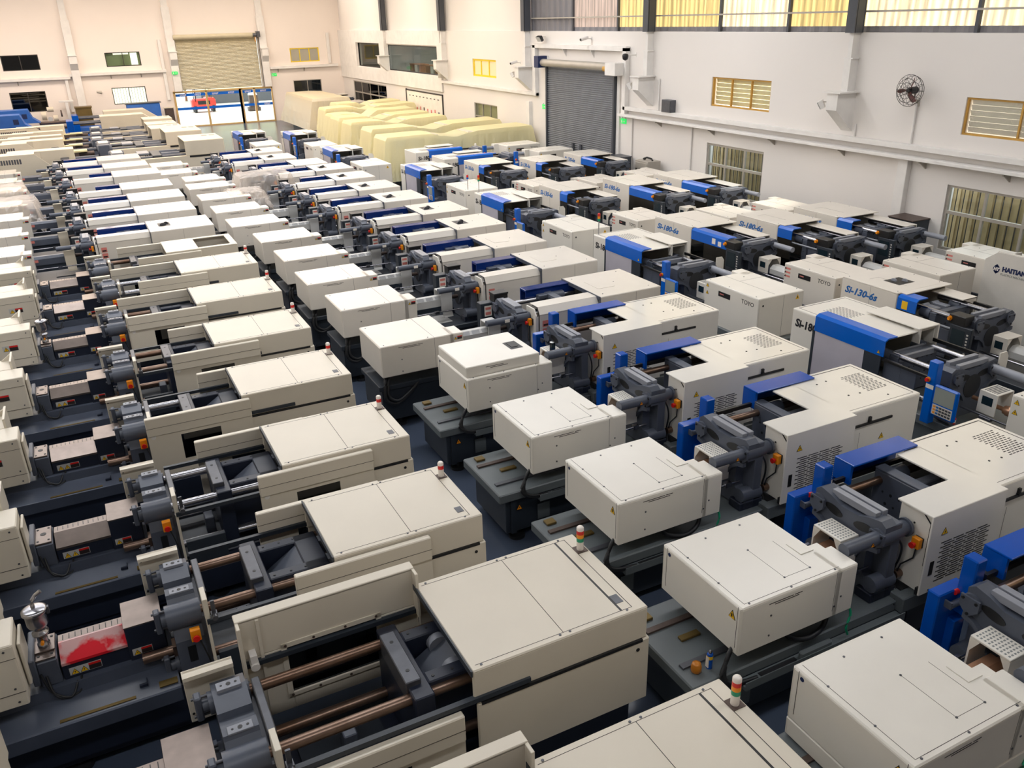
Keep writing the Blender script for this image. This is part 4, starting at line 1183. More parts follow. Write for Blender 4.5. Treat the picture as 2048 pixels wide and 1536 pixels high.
# ------------------------------------------------ B: white machines of the second row, new type
def proto_new():
    P = Proto(7.4)
    hw = .64
    b = P.add('base_frame', MB().box(4.55, 10.0, -.52, .52, .13, .72, 0, .012).box(4.62, 4.7, -.55, .55, .13, .72).box(5.2, 5.26, -.545, -.52, .15, .7).box(6.2, 6.26, -.545, -.52, .15, .7).box(7.6, 7.66, -.545, -.52, .15, .7).box(8.9, 8.96, -.545, -.52, .15, .7), 'dark_base')
    P.add('bed_slab', MB().box(4.42, 7.3, -.6, .66, .7, .84, 0, .015).box(7.3, 10.02, -.68, .66, .7, .9, 0, .012), 'grey_base')
    P.add('cable_tray', MB().box(5.0, 7.3, -.72, -.6, .66, .7).box(5.0, 7.3, -.73, -.72, .66, .76).box(5.25, 5.75, -.7, -.62, .7, .704, 1), ['grey_base', 'black'], b)
    feet(P, (4.75, 7.2, 9.7), .45, .13)
    P.add('guide_rail', MB().box(4.5, 6.6, -.34, -.27, .84, .865), 'dark_steel')
    P.add('guide_rail', MB().box(4.5, 6.6, .27, .34, .84, .865), 'brown_plate')
    P.add('brass_block', MB().box(4.56, 4.7, .45, .57, .84, .875, 0, .006), 'brass')
    P.add('brass_block', MB().box(4.75, 5.0, .0, .08, .84, .87, 0, .005), 'brass')
    wl = MB()
    tri_label(wl, 4.75, -.553, .55, .1, 0, 1)
    P.add('warning_triangle', wl, ['orange', 'label_black'], b)
    P.add('name_plate', MB().box(5.05, 5.25, -.55, -.545, .25, .5), 'grey_base', b)
    # injection cover
    c = P.add('injection_cover', MB().shell(4.93, 6.28, -hw, hw, 1.06, 1.65, .03, ('-z',), 0, .014).shell(6.2, 6.5, -hw, -.26, 1.06, 1.65, .03, ('-z', '-x'), 0, .014).box(6.2, 6.46, -.26, -.1, 1.58, 1.6, 0, .003), 'white')
    P.add('cover_skirt', MB().shell(4.93, 6.5, -hw, hw, .86, 1.07, .03, ('-z', '+z'), 0, .01), 'white', tag='deep')
    P.add('hopper_recess', MB().box(6.08, 6.26, -.24, -.02, 1.65, 1.652).box(6.08, 6.26, -.24, -.23, 1.65, 1.66).box(6.08, 6.09, -.24, -.02, 1.65, 1.66), 'white', c)
    P.add('panel_seam', MB().box(5.0, 6.27, -.585, -.581, 1.65, 1.6515).box(4.999, 5.003, -.58, .6, 1.65, 1.6515).box(6.2, 6.204, -hw - .0015, -hw, 1.14, 1.64).box(4.928, 4.93, -.585, -.58, 1.14, 1.64).box(4.928, 4.93, .56, .565, 1.14, 1.64), 'seam', c)
    P.add('top_hatch_seam', MB().box(5.65, 5.653, -.45, .1, 1.65, 1.6515).box(5.65, 6.0, -.45, -.447, 1.65, 1.6515).box(6.0, 6.003, -.45, .1, 1.65, 1.6515), 'seam', c)
    P.add('cover_slits', MB().box(5.28, 5.6, -hw - .002, -hw, 1.575, 1.583).box(5.36, 5.68, -hw - .002, -hw, 1.552, 1.56).box(5.62, 5.72, -hw - .002, -hw, 1.575, 1.583), 'black', c)
    P.add('cover_screws', screws(MB(), [(5.05, -.6, 1.65, 'z'), (5.6, -.6, 1.65, 'z'), (6.2, -.6, 1.65, 'z'), (5.0, .3, 1.65, 'z'), (5.0, -.2, 1.65, 'z'), (5.65, .1, 1.65, 'z'), (6.0, -.45, 1.65, 'z'), (5.65, -.45, 1.65, 'z'), (5.4, .5, 1.65, 'z'), (5.9, .52, 1.65, 'z'), (5.32, -hw, 1.43, '-y'), (5.32, -hw, 1.18, '-y'), (6.3, -hw, 1.3, '-y'), (6.22, -hw, 1.2, '-y')]), 'dark_steel', c, kind='stuff')
    P.add('cable_hole', MB().cyl((4.93, .52, 1.58), (4.926, .52, 1.58), .022, 12), 'ink_navy', c)
    wl = MB()
    wl.prism([(-.56, 1.46), (-.46, 1.46), (-.51, 1.56)], 'x', 4.926, 4.931, 1).prism([(-.55, 1.466), (-.47, 1.466), (-.51, 1.545)], 'x', 4.923, 4.93, 0).box(4.921, 4.93, -.52, -.5, 1.48, 1.52, 1)
    P.add('warning_triangle', wl, ['yellow', 'label_black'], c)
    P.add('upper_hood', MB().shell(4.95, 6.3, -.56, .62, 1.63, 1.83, .03, ('-z',), 0, .012), 'white', tag='hood', label='raised white upper hood')
    P.add('hood_opening', MB().box(5.95, 6.18, -.2, .15, 1.83, 1.832).box(6.0, 6.12, -.12, .1, 1.832, 1.84), 'black', tag='hood')
    P.add('hood_slits', MB().box(5.3, 5.62, -.562, -.56, 1.77, 1.778).box(5.38, 5.7, -.562, -.56, 1.745, 1.753), 'black', tag='hood')
    for k in range(3):
        hose(P, 'hose', [(5.0 + .03 * k, -.5, 1.13), (4.88, -.56, 1.02 + .02 * k), (4.76 + .02 * k, -.62, .85), (4.9, -.66, .72 + .015 * k), (5.2, -.67, .71)], .022)
    hose(P, 'hose', [(5.6, -.5, 1.13), (5.7, -.56, .95), (5.95, -.6, .86), (6.2, -.56, .9), (6.3, -.5, 1.1)], .03)
    P.add('cable_carrier', MB().box(5.75, 6.2, -.72, -.66, .7, .82, 0, .02), 'grey_base')
    hose(P, 'teal_hose', [(6.46, -.6, 1.15), (6.5, -.64, 1.0), (6.44, -.66, .85), (6.48, -.66, .74)], .014, 'green')
    # barrel, guard
    P.add('barrel', MB().prism([(.11 * math.cos(t * math.pi / 3), 1.33 + .11 * math.sin(t * math.pi / 3)) for t in range(6)], 'x', 6.25, 6.85).cyl((6.85, 0, 1.33), (7.12, 0, 1.33), .05, 12, 0, .03), 'copper')
    g = P.add('nozzle_guard', MB().box(6.72, 7.0, -.2, .2, 1.56, 1.585, 0, .005).box(6.72, 7.0, -.2, -.18, 1.2, 1.56).box(6.72, 7.0, .18, .2, 1.2, 1.56).prism([(-.18, 1.56), (-.18, 1.42), (-.1, 1.56)], 'x', 6.72, 6.74).prism([(.18, 1.56), (.18, 1.42), (.1, 1.56)], 'x', 6.72, 6.74), 'white')
    mb = MB()
    for i in range(6):
        for k in range(9): mb.box(6.75 + i * .04, 6.772 + i * .04, -.17 + k * .04, -.152 + k * .04, 1.585, 1.5862)
    P.add('guard_perforation', mb, 'ink_grey', g, kind='stuff')
    P.add('carriage_rod', MB().cyl((6.3, -.3, 1.18), (7.1, -.3, 1.18), .017, 8).box(6.85, 6.95, -.33, -.27, 1.15, 1.22), 'chrome')
    P.add('carriage_rod', MB().cyl((6.3, .3, 1.18), (7.1, .3, 1.18), .017, 8).box(6.55, 6.8, .28, .32, 1.2, 1.24), 'chrome')
    platen(P, 7.03, 7.3, .5, .86, 1.88, -1, 'slate', .43, (1.68, 1.05))
    e = P.add('tie_bar_extension', MB().cyl((6.5, -.43, 1.68), (7.3, -.43, 1.68), .075, 18).cyl((7.2, -.43, 1.68), (7.42, -.43, 1.68), .085, 18).cyl((7.42, -.43, 1.68), (7.45, -.43, 1.68), .11, 18), 'slate')
    wl = MB()
    tri_label(wl, 6.85, -.507, 1.68, .06, 0, 1)
    P.add('warning_triangle', wl, ['orange', 'label_black'], e)
    for y in (-.43, .43):
        for z in (1.68, 1.05):
            P.add('tie_bar', MB().cyl((7.4, y, z), (8.75, y, z), .05, 14), 'rusty')
    moving(P, 8.02, 8.18, .52, .95, 1.8, -1, .43, (1.68,))
    toggles(P, 8.3, 8.7, 1.68)
    P.add('machine_floor', MB().box(7.4, 8.6, -.55, .55, .9, .92), 'black')
    P.add('rear_rail', MB().box(7.4, 9.2, .56, .6, 1.72, 1.78), 'black')
    # white guard door near side
    d = P.add('guard_door', MB().box(7.45, 8.68, -.74, -.27, 1.94, 1.965, 0, .006).box(7.45, 8.68, -.74, -.715, .93, 1.95, 0, .006), 'white_smooth')
    P.add('door_end_panel', MB().box(7.49, 7.52, -.715, -.3, .95, 1.94).box(7.44, 7.52, -.34, -.26, .98, 1.6), 'white', d)
    P.add('door_gasket', MB().box(7.483, 7.49, -.715, -.69, 1.3, 1.84).prism([(-.715, 1.84), (-.69, 1.84), (-.58, 1.935), (-.6, 1.935)], 'x', 7.483, 7.49).box(7.45, 7.5, -.71, -.68, .93, 1.02), 'black', d)
    mb = MB()
    n = 17
    for k in range(n):
        z = 1.06 + .54 * k / n
        for q in range(4):
            x = 7.66 + .2 * q + (.05 if k % 2 else 0)
            mb.box(x, x + .17, -.7425, -.74, z, z + .011)
    P.add('louvre_slits', mb, 'black', d, kind='stuff')
    wl = MB()
    tri_label(wl, 7.68, -.741, 1.73, .1, 0, 1)
    P.add('warning_triangle', wl, ['yellow', 'label_black'], d)
    P.add('door_handle', MB().box(7.54, 7.6, -.745, -.74, 1.18, 1.36), 'black', d)
    P.add('door_screws', screws(MB(), [(7.487, -.5, 1.76, '-x'), (7.487, -.46, 1.74, '-x'), (7.6, -.74, .97, '-y')]), 'black', d, kind='stuff')
    estop_parts(P, 7.5, -.6, 1.57, '-x', [(7.45, -.6, 1.5), (7.46, -.58, 1.35), (7.44, -.46, 1.2), (7.42, -.42, 1.0), (7.4, -.4, .9), (7.36, -.55, .84)])
    hose(P, 'cable', [(7.3, -.44, 1.62), (7.34, -.5, 1.5), (7.4, -.46, 1.3), (7.42, -.4, 1.05), (7.38, -.5, .88), (7.25, -.6, .8)], .012)
    # clamp cover
    k = P.add('clamp_cover', MB().shell(8.66, 10.04, -hw, hw, .92, 1.95, .03, ('-x', '-z'), 0, .014).box(8.3, 8.7, -.27, hw - .18, 1.925, 1.95, 0, .005), 'white_smooth')
    P.add('panel_seam', MB().box(8.72, 9.97, -.575, -.57, 1.95, 1.9515).box(9.96, 9.972, -.57, .57, 1.95, 1.9515).box(8.72, 9.97, .565, .58, 1.95, 1.9515).box(8.9, 8.904, -hw - .0015, -hw, .95, 1.6), 'seam', k)
    P.add('top_vent', vent_grid(9.45, 9.85, -.22, .3, 1.95, 14, 6), 'black', k, kind='stuff')
    P.add('cover_screws', screws(MB(), [(9.0, .3, 1.95, 'z'), (9.1, -.2, 1.95, 'z'), (9.2, .32, 1.95, 'z'), (9.3, -.22, 1.95, 'z'), (9.6, -.45, 1.95, 'z')], .015), 'black', k, kind='stuff')
    P.add('side_slot', MB().box(8.75, 9.5, -hw - .02, -hw, 1.7, 1.735).cyl((9.05, -hw - .04, 1.75), (9.05, -hw, 1.75), .025, 8).box(9.03, 9.07, -hw - .03, -hw, 1.75, 1.82), 'black', k)
    wl = MB()
    tri_label(wl, 9.35, -hw - .001, 1.45, .1, 0, 1)
    P.add('warning_triangle', wl, ['yellow', 'label_black'], k)
    P.add('end_connector', MB().box(9.0, 9.2, -.56, -.52, .3, .62, 0, .02), 'black', b)
    # blue slide and control
    s = P.add('blue_slide', MB().box(8.02, 9.12, .46, .76, 1.955, 1.98, 0, .006).box(8.02, 9.12, .74, .76, 1.65, 1.96, 0, .004).box(8.02, 8.06, .5, .75, 1.7, 1.955), 'blue_dark', tag='blue_slide', label='blue sliding guard top')
    P.add('blue_post', MB().box(7.17, 7.32, .54, .7, 1.35, 2.02, 0, .012), 'blue_dark', label='blue control post')
    pn = P.add('control_panel', MB().box(6.9, 7.32, .68, .82, .92, 1.63, 0, .012).box(7.1, 7.26, .6, .7, .84, 1.3, 0, .01), 'blue_dark', label='blue back of the control panel')
    P.add('panel_bracket', MB().cyl((7.0, .62, 1.52), (7.26, .62, 1.52), .035, 12).box(6.99, 7.01, .6, .68, 1.48, 1.56).box(7.2, 7.24, .55, .68, 1.49, 1.55), 'slate', pn)
    P.add('stop_button', MB().cyl((7.17, .68, 1.6), (7.12, .68, 1.6), .03, 10), 'red', pn)
    return P


PB = proto_new()
B_NEW = [(3.5, -.15, -.45, ' cut by the lower right picture corner'), (5.58, -.03, -.45, ' and wide louvred guard, second from the camera'), (7.77, 0, 0, ' with its blue slide pushed back, third from the camera'), (9.8, -.08, -.4, ' with dusty injection cover top'), (12.1, -.02, -.4, ' with a raised hood on its injection cover')]
for i, (y, dx, sl, d) in enumerate(B_NEW):
    PB.stamp('injection_machine', (7.4 + dx, y, 0), 0, 'white machine with blue slide' + d, 'machine', 'white machines of the second row', ('deep',) if i == 4 else (('hood',) if i == 0 else ('hood', 'deep')), {'blue_slide': sl})


# ------------------------------------------------ B: older type with dark control cabinet
def proto_toyo(paint, slide, xe=10.16, bar='label', low='label'):
    P = Proto(7.3)
    hw = .62
    P.add('base_frame', MB().box(4.2, 10.1, -.5, .5, .13, .78, 0, .012).box(4.15, 4.3, -.52, .52, .2, .8), 'dark_base')
    P.add('bed_slab', MB().box(4.1, 7.3, -.55, .55, .76, .86, 0, .012).box(7.3, 10.12, -.6, .6, .76, .92, 0, .012), 'dark_base')
    feet(P, (4.5, 7.2, 9.8), .42, .13)
    c = P.add('injection_cover', MB().shell(4.16, 5.6, -hw, hw, 1.05, 1.65, .03, ('-z',), 0, .014).shell(5.5, 5.78, -hw, -.2, 1.05, 1.65, .03, ('-z', '-x'), 0, .014), paint)
    P.add('panel_seam', MB().box(5.2, 5.204, -hw + .01, hw - .01, 1.65, 1.6515).box(5.2, 5.204, -hw - .0015, -hw, 1.06, 1.64), 'seam', c)
    P.add('cover_slits', MB().box(4.5, 4.85, -hw - .002, -hw, 1.58, 1.588).box(4.58, 4.92, -hw - .002, -hw, 1.557, 1.565).box(4.87, 4.97, -hw - .002, -hw, 1.58, 1.588), 'black', c)
    P.add('warning_label', danger_label(5.58, -hw, 1.56, 1, .8), DL, c)
    P.add('cover_screws', screws(MB(), [(4.25, -.55, 1.65, 'z'), (4.25, .5, 1.65, 'z'), (5.1, -.55, 1.65, 'z'), (5.1, .55, 1.65, 'z'), (4.55, -hw, 1.35, '-y'), (4.55, -hw, 1.12, '-y')]), 'dark_steel', c, kind='stuff')
    hose(P, 'hose', [(4.3, -.4, 1.05), (4.22, -.54, .9), (4.2, -.6, .62), (4.4, -.6, .5), (4.7, -.58, .68), (4.9, -.5, .85)], .035)
    hose(P, 'hose', [(4.36, -.4, 1.05), (4.28, -.54, .9), (4.26, -.6, .66), (4.44, -.6, .55), (4.7, -.58, .7), (4.9, -.5, .85)], .03)
    # barrel with perforated cover
    bc = P.add('barrel_cover', MB().prism([(-.13, 1.2), (-.13, 1.36), (-.05, 1.42), (.05, 1.42), (.13, 1.36), (.13, 1.2)], 'x', 5.6, 6.6), bar)
    mb = MB()
    for q in range(3):
        for k in range(9): mb.add([(5.98 + q * .21 + k * .018, -.128, 1.362), (5.988 + q * .21 + k * .018, -.128, 1.362), (5.988 + q * .21 + k * .018, -.056, 1.418), (5.98 + q * .21 + k * .018, -.056, 1.418)], [(0, 1, 2, 3)])
    for v in range(len(mb.v)): mb.v[v] = (mb.v[v][0], mb.v[v][1] - .002, mb.v[v][2] + .002)
    P.add('cover_perforation', mb, 'dark_steel', bc, kind='stuff')
    P.add('red_label', MB().box(5.68, 5.86, -.134, -.13, 1.28, 1.35), 'pink_print', bc)
    g = P.add('nozzle_guard', MB().box(6.5, 6.76, -.19, .19, 1.5, 1.525, 0, .006).box(6.5, 6.76, -.19, -.17, 1.1, 1.5).box(6.5, 6.76, .17, .19, 1.1, 1.5).prism([(-.19, 1.1), (-.27, .98), (-.25, .98), (-.17, 1.1)], 'x', 6.52, 6.74), 'label' if bar == 'label' else 'cream_old')
    P.add('nozzle', MB().cyl((6.6, 0, 1.33), (7.0, 0, 1.33), .06, 12, 0, .035), 'brown_plate')
    P.add('carriage_rod', MB().cyl((5.7, -.27, 1.12), (7.0, -.27, 1.12), .016, 8).box(6.3, 6.4, -.31, -.24, 1.09, 1.15), 'chrome')
    P.add('drip_tray', MB().box(6.2, 6.7, -.3, .2, .86, .88, 0, .004), low)
    platen(P, 6.98, 7.22, .47, .88, 1.82, -1, 'slate', .42, (1.64, 1.05))
    e = P.add('tie_bar_extension', MB().cyl((6.35, -.42, 1.64), (7.1, -.42, 1.64), .062, 16).cyl((7.0, -.42, 1.64), (7.36, -.42, 1.64), .075, 16), 'slate')
    P.add('bar_label', MB().box(6.72, 6.82, -.486, -.48, 1.61, 1.67), 'paper', e)
    for y in (-.42, .42):
        for z in (1.64, 1.05): P.add('tie_bar', MB().cyl((7.3, y, z), (8.8, y, z), .048, 12), 'chrome')
    moving(P, 8.1, 8.26, .5, .95, 1.72, -1, .42, (1.64,))
    P.add('machine_floor', MB().box(7.36, 8.7, -.55, .55, .92, .94), 'black')
    # control cabinet and head, far side
    cb = P.add('control_cabinet', MB().box(6.74, 7.06, .66, .86, .88, 1.66, 0, .01), 'dark_base', label='dark control cabinet')
    P.add('cabinet_label', MB().box(6.82, 6.98, .654, .66, 1.38, 1.6), 'paper', cb)
    P.add('label_print', MB().box(6.84, 6.96, .652, .656, 1.41, 1.47).box(6.84, 6.96, .652, .656, 1.52, 1.57), 'pink_print', cb)
    P.add('control_head', MB().box(7.03, 7.34, .62, .84, 1.66, 1.8, 0, .008).box(7.02, 7.35, .61, .85, 1.8, 1.84, 0, .006), 'black')
    # guard door near side
    d = P.add('guard_door', MB().prism([(-.7, .95), (-.7, 1.72), (-.62, 1.855), (-.3, 1.855), (-.3, 1.83), (-.6, 1.83), (-.675, 1.71), (-.675, .95)], 'x', 7.36, 8.7), paint)
    P.add('door_end_panel', MB().prism([(-.68, .98), (-.68, 1.7), (-.6, 1.82), (-.3, 1.82), (-.3, 1.0)], 'x', 7.28, 7.31).box(7.3, 7.36, -.68, -.66, .98, 1.68), 'white', d)
    P.add('door_gasket', MB().prism([(-.695, 1.2), (-.695, 1.71), (-.61, 1.85), (-.42, 1.85), (-.42, 1.835), (-.6, 1.835), (-.68, 1.7), (-.68, 1.2)], 'x', 7.345, 7.36), 'black', d)
    P.add('panel_seam', MB().box(7.36, 8.7, -.7015, -.7, 1.7, 1.704), 'seam', d)
    mb = MB()
    for q in range(2):
        mb.box(7.42, 7.56, -.703, -.7, 1.3 + q * .16, 1.43 + q * .16, 0).box(7.44, 7.54, -.705, -.7, 1.32 + q * .16, 1.36 + q * .16, 1)
    P.add('warning_label', mb, ['pink_print', 'label_black'], d)
    estop_parts(P, 7.28, -.54, 1.56, '-x', [(7.24, -.5, 1.5), (7.25, -.48, 1.3), (7.26, -.46, 1.05), (7.2, -.5, .9)])
    # clamp cover
    k = P.add('clamp_cover', MB().shell(8.7, xe, -.76, .76, .92, 1.87, .03, ('-x', '-z'), 0, .014), paint)
    P.add('cover_front_edge', MB().box(8.685, 8.7, -.76, .76, 1.8, 1.875).box(8.685, 8.7, -.765, -.72, .92, 1.85), 'slate', k)
    P.add('panel_seam', MB().box(9.55, 9.554, -.7615, -.76, .94, 1.85), 'seam', k)
    P.add('cover_hatch', MB().box(8.95, 9.35, -.28, .28, 1.87, 1.876).box(8.95, 9.353, -.283, -.28, 1.87, 1.8715), paint, k, tag='hatch_shut')
    P.add('hatch_opening', MB().box(8.98, 9.3, -.2, .26, 1.87, 1.8725), 'black', k, tag='hatch_open', label='open dark hatch in the cover')
    P.add('hatch_wheel', MB().cyl((9.1, -.08, 1.85), (9.1, -.04, 1.85), .09, 14).cyl((9.2, .08, 1.85), (9.2, .12, 1.85), .08, 14), 'dark_steel', k, tag='hatch_open')
    P.add('cover_screws', screws(MB(), [(8.85, -.6, 1.87, 'z'), (8.85, .6, 1.87, 'z'), (xe - .2, -.6, 1.87, 'z'), (xe - .2, .6, 1.87, 'z'), (9.5, .0, 1.87, 'z')]), 'dark_steel', k, kind='stuff')
    # blue slide
    P.add('blue_slide', MB().box(7.42, 8.72, .46, .7, 1.8, 1.85, 0, .008).box(7.42, 8.72, .68, .72, 1.5, 1.85, 0, .005).box(7.42, 8.72, .46, .49, 1.68, 1.85, 0, .005), slide, tag='blue_slide', label='blue sliding guard')
    P.add('slide_bracket', MB().box(7.9, 8.2, .3, .45, 1.66, 1.74, 0, .01), 'slate')
    return P


PT = proto_toyo('ivory', 'slide_navy')
B_OLD = [(14.2, 0, .25, 0), (16.6, 0, .25, 0), (18.75, -.12, 0, 0), (21.05, -.1, 0, 1), (23.3, -.18, 0, 1), (25.65, -.52, 0, 1), (27.95, -.6, 0, 1), (30.3, -.68, .35, 1), (32.7, -.75, 0, 1), (34.5, -.96, 0, 0), (36.7, -1.66, 0, 1), (39.0, -1.7, 0, 1)]
for i, (y, dx, sl, op) in enumerate(B_OLD):
    lb = 'ivory machine, dark control cabinet, ' + ('open top hatch' if op else 'closed top') + ', %s such in the second row' % ORD[i]
    PT.stamp('injection_machine', (7.3 + dx, y, 0), 0, lb, 'machine', 'ivory machines of the second row', ('hatch_shut',) if op else ('hatch_open',), {'blue_slide': sl}, (.9, 1, 1) if i > 8 else None)
PO = proto_toyo('cream_gloss', 'slide_navy', 10.38, 'slate', 'dark_base')
A_OLD = [(25.45, -.02, 0, 1), (28.0, -.13, .1, 0), (30.45, -.15, .1, 0), (32.9, -.22, .5, 0), (36.0, -.3, .5, 0), (38.4, -.5, .0, 0), (40.8, -.6, 0, 0)]
for i, (y, dx, sl, op) in enumerate(A_OLD):
    lb = 'cream machine with long blue slide' + (' and open hatch' if op else '') + ', %s such in the left row' % ORD[i]
    PO.stamp('injection_machine', (7.3 - 7.25 + dx, y, 0), 0, lb, 'machine', 'cream machines with navy slides', ('hatch_shut',) if op else ('hatch_open',), {'blue_slide': sl})


# ------------------------------------------------ lengthwise rows on the right: clamp end far, injection end near
def inj_box(P, x0, x1, hw, z0, z1, paint, kind):
    """injection cover with maker lettering on the -y side; x grows away from the clamp"""
    c = P.add('injection_cover', MB().shell(x0, x1, -hw, hw, z0, z1, .03, ('-z',), 0, .016).box(x0 - .22, x0 + .2, hw - .3, hw, z0 + .1, z1 - .0, 0, .012), paint)
    P.add('lettering', MB().merge(text_mesh('TOYO', .13, 0, 0, .002), Matrix.Translation((x1 - .5, -hw - .001, z1 - .21)) @ FACE_NY), 'ink_black', c)
    P.add('display_window', MB().box(x0 + .45, x0 + .82, -hw - .006, -hw, z1 - .25, z1 - .14, 0, .002).box(x0 + .5, x0 + .62, -hw - .008, -hw - .006, z1 - .2, z1 - .18, 1), ['black', 'pink_print'], c)
    P.add('cable_hole', MB().cyl((x1, -hw + .12, z1 - .16), (x1 + .004, -hw + .12, z1 - .16), .022, 10), 'black', c)
    P.add('panel_seam', MB().box(x1, x1 + .0015, .06, .064, z0 + .02, z1 - .02).box(x0 + .5, x0 + .504, -.1, hw - .02, z1, z1 + .0015).box(x0 + .02, x1 - .1, -.1, -.096, z1, z1 + .0015), 'seam', c)
    P.add('cover_screws', screws(MB(), [(x0 + .1, -hw + .06, z1, 'z'), (x0 + .7, -hw + .06, z1, 'z'), (x1 - .15, -hw + .06, z1, 'z'), (x1 - .15, hw - .06, z1, 'z'), (x0 + .3, .2, z1, 'z')]), 'dark_steel', c, kind='stuff')
    if kind == 'v':
        wl = MB()
        tri_label(wl, x0 + .09, -hw - .001, z1 - .1, .09, 0, 1)
        tri_label(wl, x0 + .09, -hw - .001, z1 - .26, .09, 0, 1)
        P.add('warning_triangle', wl, ['yellow', 'label_black'], c, kind='stuff')
        wl = MB()
        wl.prism([(hw - .22, z1 - .16), (hw - .12, z1 - .16), (hw - .17, z1 - .06)], 'x', x1 - .001, x1 + .003, 0).box(x1, x1 + .005, hw - .18, hw - .16, z1 - .14, z1 - .1, 1)
        P.add('warning_triangle', wl, ['yellow', 'label_black'], c)
    else:
        mb = MB()
        for k in range(3):
            mb.box(x0 + .04, x0 + .2, -hw - .003, -hw, z1 - .13 - .09 * k, z1 - .09 - .09 * k, 0).prism([(x0 + .02, z1 - .13 - .09 * k), (x0 + .08, z1 - .13 - .09 * k), (x0 + .05, z1 - .085 - .09 * k)], 'y', -hw - .005, -hw, 1)
        P.add('warning_label', mb, ['pink_print', 'label_black'], c, kind='stuff')
    return c


def proto_v():
    """black Si-180 lettering, blue control post"""
    P = Proto(3.2)
    hw = .68
    P.add('base_frame', MB().box(.05, 6.1, -.55, .55, .1, .78, 0, .012), 'grey_base')
    P.add('bed_slab', MB().box(2.0, 6.2, -.66, .62, .66, .82, 0, .012), 'grey_base')
    feet(P, (.4, 3.0, 5.7), .45)
    c = P.add('clamp_cover', MB().shell(0, 2.05, -hw, hw, .5, 1.82, .03, ('+x', '-z'), 0, .014), 'white')
    P.add('panel_seam', MB().box(.07, 2.0, -.6, -.59, 1.82, 1.8215).box(.06, .075, -.6, .6, 1.82, 1.8215).box(.07, 2.0, .59, .6, 1.82, 1.8215), 'seam', c)
    P.add('top_vent', vent_grid(.4, .95, -.32, .12, 1.82, 12, 7), 'dark_steel', c, kind='stuff')
    P.add('lettering', MB().merge(text_mesh('Si-180V', .21, .1, .008, .002), Matrix.Translation((.1, -hw - .001, 1.5)) @ FACE_NY), 'ink_black', c)
    P.add('raised_plate', MB().box(.95, 2.1, .18, hw + .02, 1.86, 1.885, 0, .006).box(1.95, 2.1, .22, .24, 1.6, 1.86).box(.95, 2.1, hw - .02, hw + .02, 1.5, 1.87, 0, .004), 'white')
    s = P.add('blue_slide', MB().prism([(-hw - .03, 1.56), (-hw - .03, 1.84), (-hw + .05, 1.88), (-.42, 1.88), (-.42, 1.86), (-hw + .06, 1.86), (-hw - .01, 1.82), (-hw - .01, 1.56)], 'x', .6, 2.15), 'blue', label='bright blue sliding guard')
    wl = MB()
    tri_label(wl, 2.05, -hw - .031, 1.63, .07, 0, 1)
    P.add('warning_triangle', wl, ['yellow', 'label_black'], s)
    d = P.add('door_panel', MB().box(.6, 1.75, -hw - .02, -hw, .6, 1.56, 0, .004), 'door_lilac', label='pale grey guard panel under the slide')
    P.add('door_frame', MB().box(.56, .62, -hw - .025, -hw, .55, 1.56).box(1.75, 2.1, -hw - .022, -hw, .55, 1.56), 'dark_base', d)
    P.add('inner_panel', MB().box(2.1, 2.45, -.6, -.57, .8, 1.5, 0, .004), 'slate')
    P.add('inner_panel', MB().box(2.45, 2.75, -.6, -.57, .8, 1.46, 0, .004), 'slate')
    P.add('door_rail', MB().box(2.05, 3.2, -hw, -hw + .04, 1.48, 1.52), 'black')
    P.add('door_rail', MB().box(2.05, 3.2, hw - .04, hw, 1.56, 1.62), 'black')
    moving(P, 2.12, 2.28, .5, .85, 1.55, 1, .42, (1.5,), 'slate')
    P.add('eject_frame', MB().box(2.05, 2.3, -.45, .45, 1.45, 1.58, 0, .02), 'slate_light')
    for y in (-.42, .42):
        for z in (1.55, .98): P.add('tie_bar', MB().cyl((2.0, y, z), (3.05, y, z), .05, 14), 'chrome')
    platen(P, 3.0, 3.34, .56, .8, 1.72, 1, 'slate', .42, (1.55, .98))
    P.add('tie_bar_extension', MB().cyl((3.36, .42, 1.56), (4.25, .42, 1.56), .075, 16), 'slate_light')
    P.add('splash_plate', MB().prism([(.52, 1.5), (.74, 1.5), (.74, 1.72), (.68, 1.8), (.52, 1.8)], 'x', 3.36, 3.38), 'white')
    bp = P.add('blue_post', MB().box(3.1, 3.26, -hw - .14, -hw, .8, 1.86, 0, .012), 'blue', label='bright blue control post')
    P.add('stop_button', MB().cyl((3.14, -hw - .14, 1.55), (3.14, -hw - .17, 1.55), .04, 12, 0).cyl((3.14, -hw - .17, 1.55), (3.14, -hw - .2, 1.55), .03, 12, 1), ['orange', 'red'], bp)
    P.add('post_label', MB().box(3.11, 3.25, -hw - .143, -hw - .14, 1.4, 1.47), 'paper', bp)
    pn = P.add('control_panel', MB().box(3.28, 3.7, -hw - .17, -hw - .1, 1.0, 1.52, 0, .02), 'blue', label='blue framed control panel')
    P.add('screen', MB().box(3.31, 3.66, -hw - .174, -hw - .17, 1.22, 1.49), 'screen', pn)
    P.add('key_field', MB().box(3.31, 3.66, -hw - .174, -hw - .17, 1.03, 1.2), 'keys', pn)
    mb = MB()
    for r in range(3):
        for k in range(6): mb.box(3.33 + k * .054, 3.37 + k * .054, -hw - .178, -hw - .174, 1.05 + r * .05, 1.08 + r * .05, 0 if k == 0 else (1 if k < 2 else 2))
    P.add('keys', mb, ['orange', 'ink_blue', 'dark_steel'], pn, kind='stuff')
    P.add('motor', MB().cyl((3.25, -.55, .93), (3.5, -.55, .93), .11, 14), 'slate')
